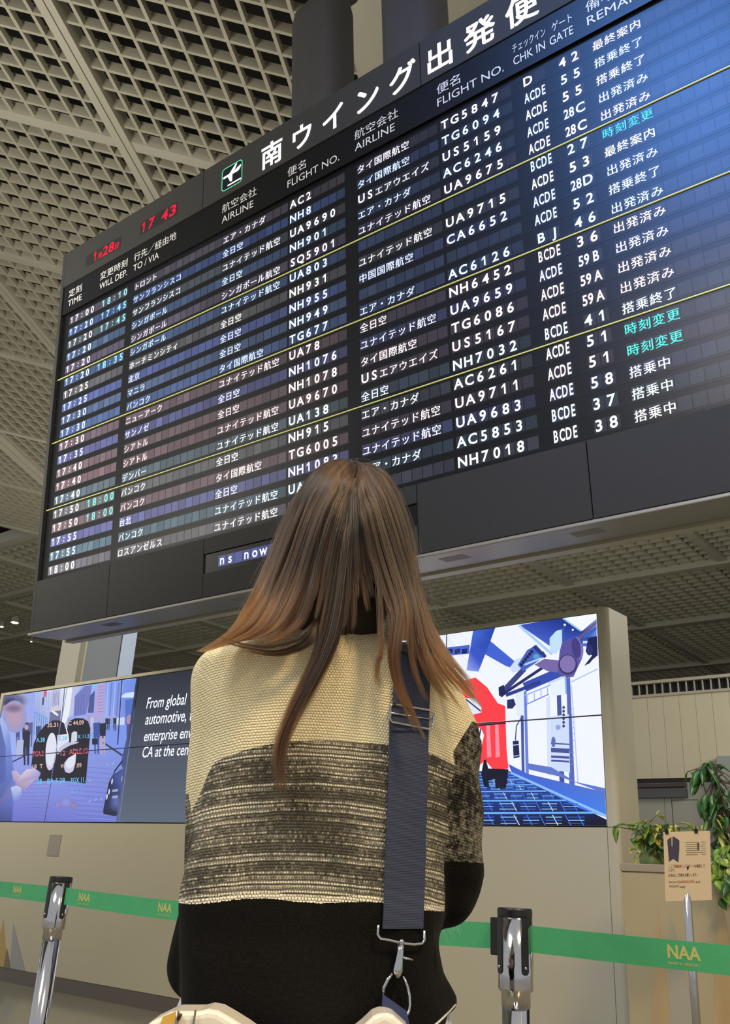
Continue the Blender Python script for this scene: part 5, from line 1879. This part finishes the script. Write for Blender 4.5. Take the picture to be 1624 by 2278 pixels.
# front curtain on each side of the face (turned away)
def front(g, dy, dx):
    return [p + Vector((dx * min(1, i / 5), dy * min(1, .3 + i / 5), 0)) for i, p in enumerate(g)]
GLF = front(GL0, .075, .02)
GRF = front(GR0, .075, -.03)
rh = random.Random(11)
STR = []                                  # (points, radius, tone)
def sample(g, t):
    return bez(g, min(max(t, 0), 1))
def locks(ga, gb, n, per, tone=(.3, .9), cut=(.9, 1.0), conv=.7, relief=.012, spread=.0016, wav=.004, r=.00034):
    """n locks of hair between two guides; strands of a lock draw together towards its tip."""
    K = 16
    for j in range(n):
        tc = (j + .5 + rh.uniform(-.3, .3)) / n
        tn = rh.uniform(*tone)
        ct = rh.uniform(*cut)
        ph, fq, am = rh.uniform(0, 6.28), rh.uniform(.7, 1.5), wav * rh.uniform(.3, 1.2)
        lift = -relief * rh.random()
        wdt = rh.uniform(.9, 1.6) / n
        for _ in range(per):
            t0 = tc + rh.uniform(-.5, .5) * wdt
            ln = ct * (1.0 - .24 * rh.random() ** 2)
            ox, oy, oz = (rh.gauss(0, spread) for _ in range(3))
            pts = []
            for i in range(K):
                s = i / (K - 1)
                q = s * ln
                tl = tc + (t0 - tc) * (1 - conv * min(1, (q / ct) ** 1.1))
                p = sample(ga, q).lerp(sample(gb, q), tl)
                e = min(1, s * 5)
                w = am * math.sin(ph + fq * q * 7) * q
                p = p + Vector((ox * e + w, oy * e + lift * e, oz * .4 * e + w * .3))
                pts.append(keep_out(p))
            STR.append((pts, r * rh.uniform(.7, 1.2), (min(1, max(0, tn + rh.gauss(0, .12))) if rh.random() > .13 else tn + rh.uniform(.6, 2.2))))
def fly(g, n, spread, cut, r=.00014):
    for _ in range(n):
        ox, oy, oz = (rh.gauss(0, spread) for _ in range(3))
        ph, c = rh.uniform(0, 6.28), rh.uniform(*cut)
        pts = []
        for i in range(16):
            s = i / 15
            p = sample(g, s * c)
            e = s * (1 + .6 * s)
            pts.append(keep_out(p + Vector((ox * e + .006 * math.sin(ph + s * 5) * s, oy * e, oz * e))))
        STR.append((pts, r, rh.uniform(.4, 1)))
locks(GL0, GL1, 12, 130, (.45, 1.0), (.86, 1.02), .6)
locks(GL1, GL2, 12, 125, (.30, .95), (.80, 1.0), .65)
locks(GL2, GL3, 10, 110, (.05, .50), (.55, .94), .6)
locks(GL3, GC0, 9, 105, (.02, .34), (.34, .52), .5)  # inner locks: shade between the hair masses put into their tone
locks(GC0, GC1, 9, 120, (.15, .60), (.78, 1.0), .42, spread=.0020)
locks(GC1, GR3, 9, 105, (.02, .36), (.32, .50), .5)  # right inner gap, its shade put into the tone as well
locks(GR3, GR2, 9, 120, (.30, .75), (.78, 1.0), .35)
locks(GR2, GR1, 11, 120, (.30, .85), (.62, .93), .6)
locks(GR1, GR0, 13, 130, (.40, .95), (.72, 1.0), .6)
locks(GLF, GL0, 7, 90, (.3, .7), (.6, .9), .6)
locks(GR0, GRF, 7, 90, (.3, .7), (.55, .85), .6)
locks(GT0, [p + Vector((.006, 0, 0)) for p in GT0], 2, 45, (.5, .8), (.9, 1), .4)
GS0 = guide([(705, 1375), (668, 1420), (610, 1440), (548, 1436), (486, 1420)], [1.30, 1.288, 1.283, 1.285, 1.29])
GS1 = guide([(715, 1385), (690, 1432), (630, 1458), (565, 1452), (500, 1432)], [1.30, 1.288, 1.282, 1.284, 1.288])
locks(GS0, GS1, 3, 60, (.1, .5), (.8, 1), .6)
fly(GR0, 60, .010, (.5, 1.0))
fly(GL0, 26, .007, (.5, 1.0))
fly(GC1, 40, .012, (.6, .95))
fly(GR2, 40, .014, (.5, .9))
fly(GL2, 40, .012, (.6, 1.0))
for _ in range(40):                       # short hairs standing up at the crown
    p = at_y(rh.gauss(790, 22), 1034, rh.uniform(1.36, 1.44))
    d = Vector((rh.gauss(.1, .8), rh.gauss(0, .4), rh.uniform(.3, .9))).normalized()
    L = rh.uniform(.012, .04)
    STR.append(([keep_out(p - ZZ * .006) + d * L * i / 9 + Vector((d.x * 1.2, d.y, -.9)) * L * (i / 9) ** 2 for i in range(14)], .00016, .5))
hc = bpy.data.hair_curves.new('hair')
hc.add_curves([len(p) for p, r, t in STR])
buf, rad, tone = [], [], []
for p, r, tn in STR:
    tone += [tn] * len(p)
    for i, q in enumerate(p):
        buf += list(q - person.location)
        rad.append(r * (1 - .85 * (i / (len(p) - 1)) ** 2))
hc.position_data.foreach_set('vector', buf)
ra = hc.attributes.get('radius') or hc.attributes.new('radius', 'FLOAT', 'POINT')
ra.data.foreach_set('value', rad)
ta_ = hc.attributes.new('tone', 'FLOAT', 'POINT')
ta_.data.foreach_set('value', tone)
hm = bpy.data.materials.new('hair_brown')
hm.use_nodes = True
n_, l_ = hm.node_tree.nodes, hm.node_tree.links
n_.clear()
out_ = n_.new('ShaderNodeOutputMaterial')
hb = n_.new('ShaderNodeBsdfHairPrincipled')
hb.parametrization = 'COLOR'
hi = n_.new('ShaderNodeHairInfo')
at_ = n_.new('ShaderNodeAttribute')
at_.attribute_name = 'tone'
mxa = n_.new('ShaderNodeMix')
mxa.data_type = 'RGBA'
mxa.clamp_factor = False
mxa.inputs[6].default_value = (0.005, 0.0033, 0.0024, 1)
mxa.inputs[7].default_value = (0.034, 0.0185, 0.0100, 1)
l_.new(at_.outputs['Fac'], mxa.inputs[0])
rp = n_.new('ShaderNodeMapRange')          # lighter, orange ends
rp.inputs['From Min'].default_value = 0.68
rp.inputs['From Max'].default_value = 1.0
l_.new(hi.outputs['Intercept'], rp.inputs['Value'])
mxb = n_.new('ShaderNodeMix')
mxb.data_type = 'RGBA'
mxb.inputs[7].default_value = (0.150, 0.062, 0.020, 1)
mu = n_.new('ShaderNodeMath')
mu.operation = 'MULTIPLY'
mu.use_clamp = True
l_.new(rp.outputs[0], mu.inputs[0])
l_.new(at_.outputs['Fac'], mu.inputs[1])
l_.new(mu.outputs[0], mxb.inputs[0])
l_.new(mxa.outputs[2], mxb.inputs[6])
l_.new(mxb.outputs[2], hb.inputs['Color'])
hb.inputs['IOR'].default_value = 1.45
hb.inputs['Roughness'].default_value = 0.22
hb.inputs['Radial Roughness'].default_value = 0.35
l_.new(hb.outputs[0], out_.inputs['Surface'])
hc.materials.append(hm)
hair = bpy.data.objects.new('hair', hc)
COL.objects.link(hair)
hair.parent = person
# dark inner mass of hair over the skull and nape
u_ = MB(person.location)
u_.ellipsoid(HC + Vector((0, -.022, .012)), (.077, .072, .099), 28, 18)
u_.ellipsoid(HC + Vector((0, -.004, .045)), (.066, .084, .066), 28, 18)
u_.ellipsoid(HC + Vector((-.012, -.035, -.08)), (.086, .058, .10), 24, 14)
u_.ellipsoid((-.006, 1.372, 1.40), (.052, .045, .075), 20, 12)
chain(u_, [((-.05, 1.375, 1.44), .062), ((-.045, 1.375, 1.37), .055)])
me = remeshed(u_, 'under_hair', 0.005, 4)
me.materials.append(mat('hair_inner', rgb(38, 26, 20), 0.8))
o = bpy.data.objects.new('under_hair', me)
COL.objects.link(o)
o.parent = person

# ================================================================== SHOULDER BAG
bag = empty('shoulder_bag', (-.06, 1.23, .55))
tag(bag, 'glossy white shoulder bag on a wide navy strap hanging behind the person', 'bag')
# strap following the back, then over the shoulder
M_STRAP = mat('strap_navy', rgb(44, 48, 62), 0.75)
nn_, ll_, bb_ = nodes(M_STRAP)
tcn = nn_.new('ShaderNodeTexCoord')
wv_ = nn_.new('ShaderNodeTexWave')
wv_.bands_direction = 'Z'
wv_.inputs['Scale'].default_value = 160
ll_.new(tcn.outputs['Object'], wv_.inputs['Vector'])
mxs = nn_.new('ShaderNodeMix')
mxs.data_type = 'RGBA'
mxs.inputs[6].default_value = rgb(38, 44, 66)
mxs.inputs[7].default_value = rgb(60, 68, 96)
ll_.new(wv_.outputs['Fac'], mxs.inputs[0])
ll_.new(mxs.outputs[2], bb_.inputs['Base Color'])
bps = nn_.new('ShaderNodeBump')
bps.inputs['Strength'].default_value = 0.4
bps.inputs['Distance'].default_value = 0.001
ll_.new(wv_.outputs['Fac'], bps.inputs['Height'])
ll_.new(bps.outputs['Normal'], bb_.inputs['Normal'])
def strap(mb, cl, off=.0055, th=.0024):
    """cl: rows of left/right image points down the back."""
    rows = []
    for (xa, xb, y) in cl:
        a, b_ = on_back(xa, y, off), on_back(xb, y, off)
        rows.append((a, b_))
    return rows
def ribbon(mb, rows, th=.0024):
    k = len(rows)
    for i in range(k - 1):
        (a, b_), (c, d_) = rows[i], rows[i + 1]
        n1 = (b_ - a).cross(c - a).normalized() * th
        mb.hexa([a, b_, b_ + n1, a + n1, c, d_, d_ + n1, c + n1])
upper = [(885, 961, 1446), (878, 958, 1480), (876, 957, 1520), (874, 956, 1560), (872, 955, 1600), (871, 954, 1625)]
lower = [(867, 955, 1572), (867, 954, 1620), (866, 953, 1680), (864, 952, 1740), (862, 950, 1800), (860, 948, 1860), (858, 947, 1920), (856, 945, 1980), (854, 943, 2030), (852, 942, 2066)]
m = MB(bag.location)
ru = strap(m, upper, .0085)
top = ru[0]
over = []
for k, (dy, dz_) in enumerate(((.12, .012), (.075, .028), (.035, .022))):
    over.append((Vector((top[0].x - .004, top[0].y + dy, top[0].z + dz_)), Vector((top[1].x - .006, top[1].y + dy, top[1].z + dz_ - .006))))
ribbon(m, over + ru)
m.build('strap', M_STRAP, bag)
m = MB(bag.location)
rl = strap(m, lower, .0065)
ribbon(m, rl)
m.build('strap', M_STRAP, bag)
# slider buckle
def bp_(px, py, off=.011):
    return on_back(px, py, off)
m = MB(bag.location)
cor = [(874, 1566), (958, 1580), (965, 1588), (963, 1618), (955, 1622), (872, 1606), (868, 1598), (869, 1571)]
m.tube([bp_(*q) for q in cor], .0016, 10, closed=True)
m.tube([bp_(870, 1586), bp_(964, 1601)], .0014, 10)
m.build('slider_buckle', M_CHROME, bag, smooth=True)
# swivel clasp: square loop, swivel post, hook
m = MB(bag.location)
pts = [(842, 2057), (840, 2078), (846, 2088), (868, 2092), (893, 2098), (920, 2101), (938, 2099), (944, 2092), (944, 2070)]
m.tube([bp_(*q, .010) for q in pts], .0019, 10)
m.build('strap_loop', M_CHROME, bag, smooth=True)
m = MB(bag.location)
m.ellipsoid(bp_(893, 2096, .013), (.0042, .004, .0042), 12, 8)
m.tube([bp_(891, 2102, .012), bp_(890, 2120, .012), bp_(887, 2140, .012), bp_(884, 2160, .012), bp_(884, 2176, .012)], [.0050, .0048, .0058, .0072, .0040], 12)
m.build('swivel', M_CHROME, bag, smooth=True)
m = MB(bag.location)
m.tube([bp_(872, 2166, .013), bp_(862, 2180, .014), bp_(854, 2196, .015), bp_(852, 2212, .015)], [.0024, .0024, .0022, .0018], 10)
m.tube([bp_(897, 2172, .013), bp_(906, 2192, .014), bp_(911, 2214, .015), bp_(912, 2236, .016), bp_(909, 2252, .017), bp_(898, 2268, .020), bp_(880, 2270, .022), bp_(862, 2256, .020), bp_(853, 2226, .017)], .0018, 10)
m.tube([bp_(896, 2130, .014), bp_(902, 2132, .017), bp_(918, 2134, .018)], [.0022, .0016, .0018], 8)
m.build('hook', M_CHROME, bag, smooth=True)
# navy tab that joins hook and bag
m = MB(bag.location)
rows = []
for xa, ya, xb, yb in ((851, 2212, 905, 2250), (850, 2236, 912, 2284), (862, 2270, 918, 2312)):
    rows.append((at_y(xa, ya, 1.262), at_y(xb, yb, 1.262)))
ribbon(m, rows, .005)
m.build('tab', mat('tab_navy', rgb(44, 56, 98), 0.6), bag)
# bag body: slouchy, two raised corners
def zx(px, py, y):
    p = at_y(px, py, y)
    return p.x, p.z
m = MB(bag.location)
YB = 1.235
outl = [zx(*q, YB) for q in ((318, 2290), (345, 2266), (386, 2246), (398, 2243), (450, 2243), (470, 2238), (492, 2242), (520, 2258), (552, 2278), (610, 2320), (700, 2335), (775, 2300), (805, 2276), (828, 2254), (852, 2243), (874, 2252), (905, 2280), (925, 2330))]
lowx = [(outl[-1][0] + .012, .66), (outl[-1][0] - .01, .56), (-.06, .535), (outl[0][0] - .005, .56), (outl[0][0] - .02, .68)]
outl = outl + lowx
m.prism(outl, lambda x, z, d_: Vector((x, YB + d_, z)), -.03, .042)
o = m.build('bag_body', noisy(mat('bag_white', rgb(238, 230, 214), 0.22, coat=0.4), rgb(240, 232, 216), rgb(228, 220, 204), 6), bag)
bevel(o, .008, 3)
m = MB(bag.location)
def by(px, py, d_=-.0315):
    x, z = zx(px, py, YB - .03)
    return Vector((x, YB + d_, z))
m.poly([by(362, 2262), by(393, 2249), by(386, 2300), by(352, 2300)])
m.build('side_piping', mat('piping_yellow', rgb(222, 176, 80), 0.35), bag)
m = MB(bag.location)
m.tube([by(398, 2248, -.033), by(394, 2300, -.033)], .0012, 8)
m.tube([by(436, 2246, -.033), by(388 + 40, 2300, -.033)], .0012, 8)
m.build('seam_stitching', mat('seam_grey', rgb(120, 112, 100), 0.6), bag)
m = MB(bag.location)
m.tube([by(402, 2254, -.033), by(397, 2268, -.033)], [.0028, .0020], 10)
m.build('eyelet', mat('eyelet_dark', rgb(52, 30, 22), 0.4), bag, smooth=True)

# white fur held in front, a little of it showing past the elbow
fr = bpy.data.hair_curves.new('fur_scarf')
ST2 = []
fc = Vector((.10, 1.60, .985))
for _ in range(700):
    a, e_ = rh.uniform(0, 6.283), rh.uniform(-1.2, 1.2)
    d = Vector((math.cos(a) * math.cos(e_), math.sin(a) * math.cos(e_), math.sin(e_) * .8 - .15)).normalized()
    base_ = fc + Vector((d.x * .07, d.y * .035, d.z * .04))
    L = rh.uniform(.02, .048)
    ST2.append([base_ + d * L * i / 6 + Vector((rh.gauss(0, .0007), 0, -.010 * (i / 6) ** 2)) for i in range(7)])
fr.add_curves([7] * len(ST2))
fr.position_data.foreach_set('vector', [c for s in ST2 for q in s for c in (q - fc)])
ra = fr.attributes.get('radius') or fr.attributes.new('radius', 'FLOAT', 'POINT')
ra.data.foreach_set('value', [.00022 * (1 - .7 * i / 6) for s in ST2 for i in range(7)])
fr.materials.append(mat('fur_white', rgb(225, 222, 214), 0.6))
fo_ = bpy.data.objects.new('fur_scarf', fr)
COL.objects.link(fo_)
fo_.location = fc
tag(fo_, 'wispy white fur showing past the right elbow in front of the green belt', 'fur')
core = MB(fc)
core.ellipsoid(fc, (.072, .036, .042), 16, 10)
core.build('fur_core', mat('fur_core_white', rgb(205, 202, 194), 0.9), fo_, smooth=True)
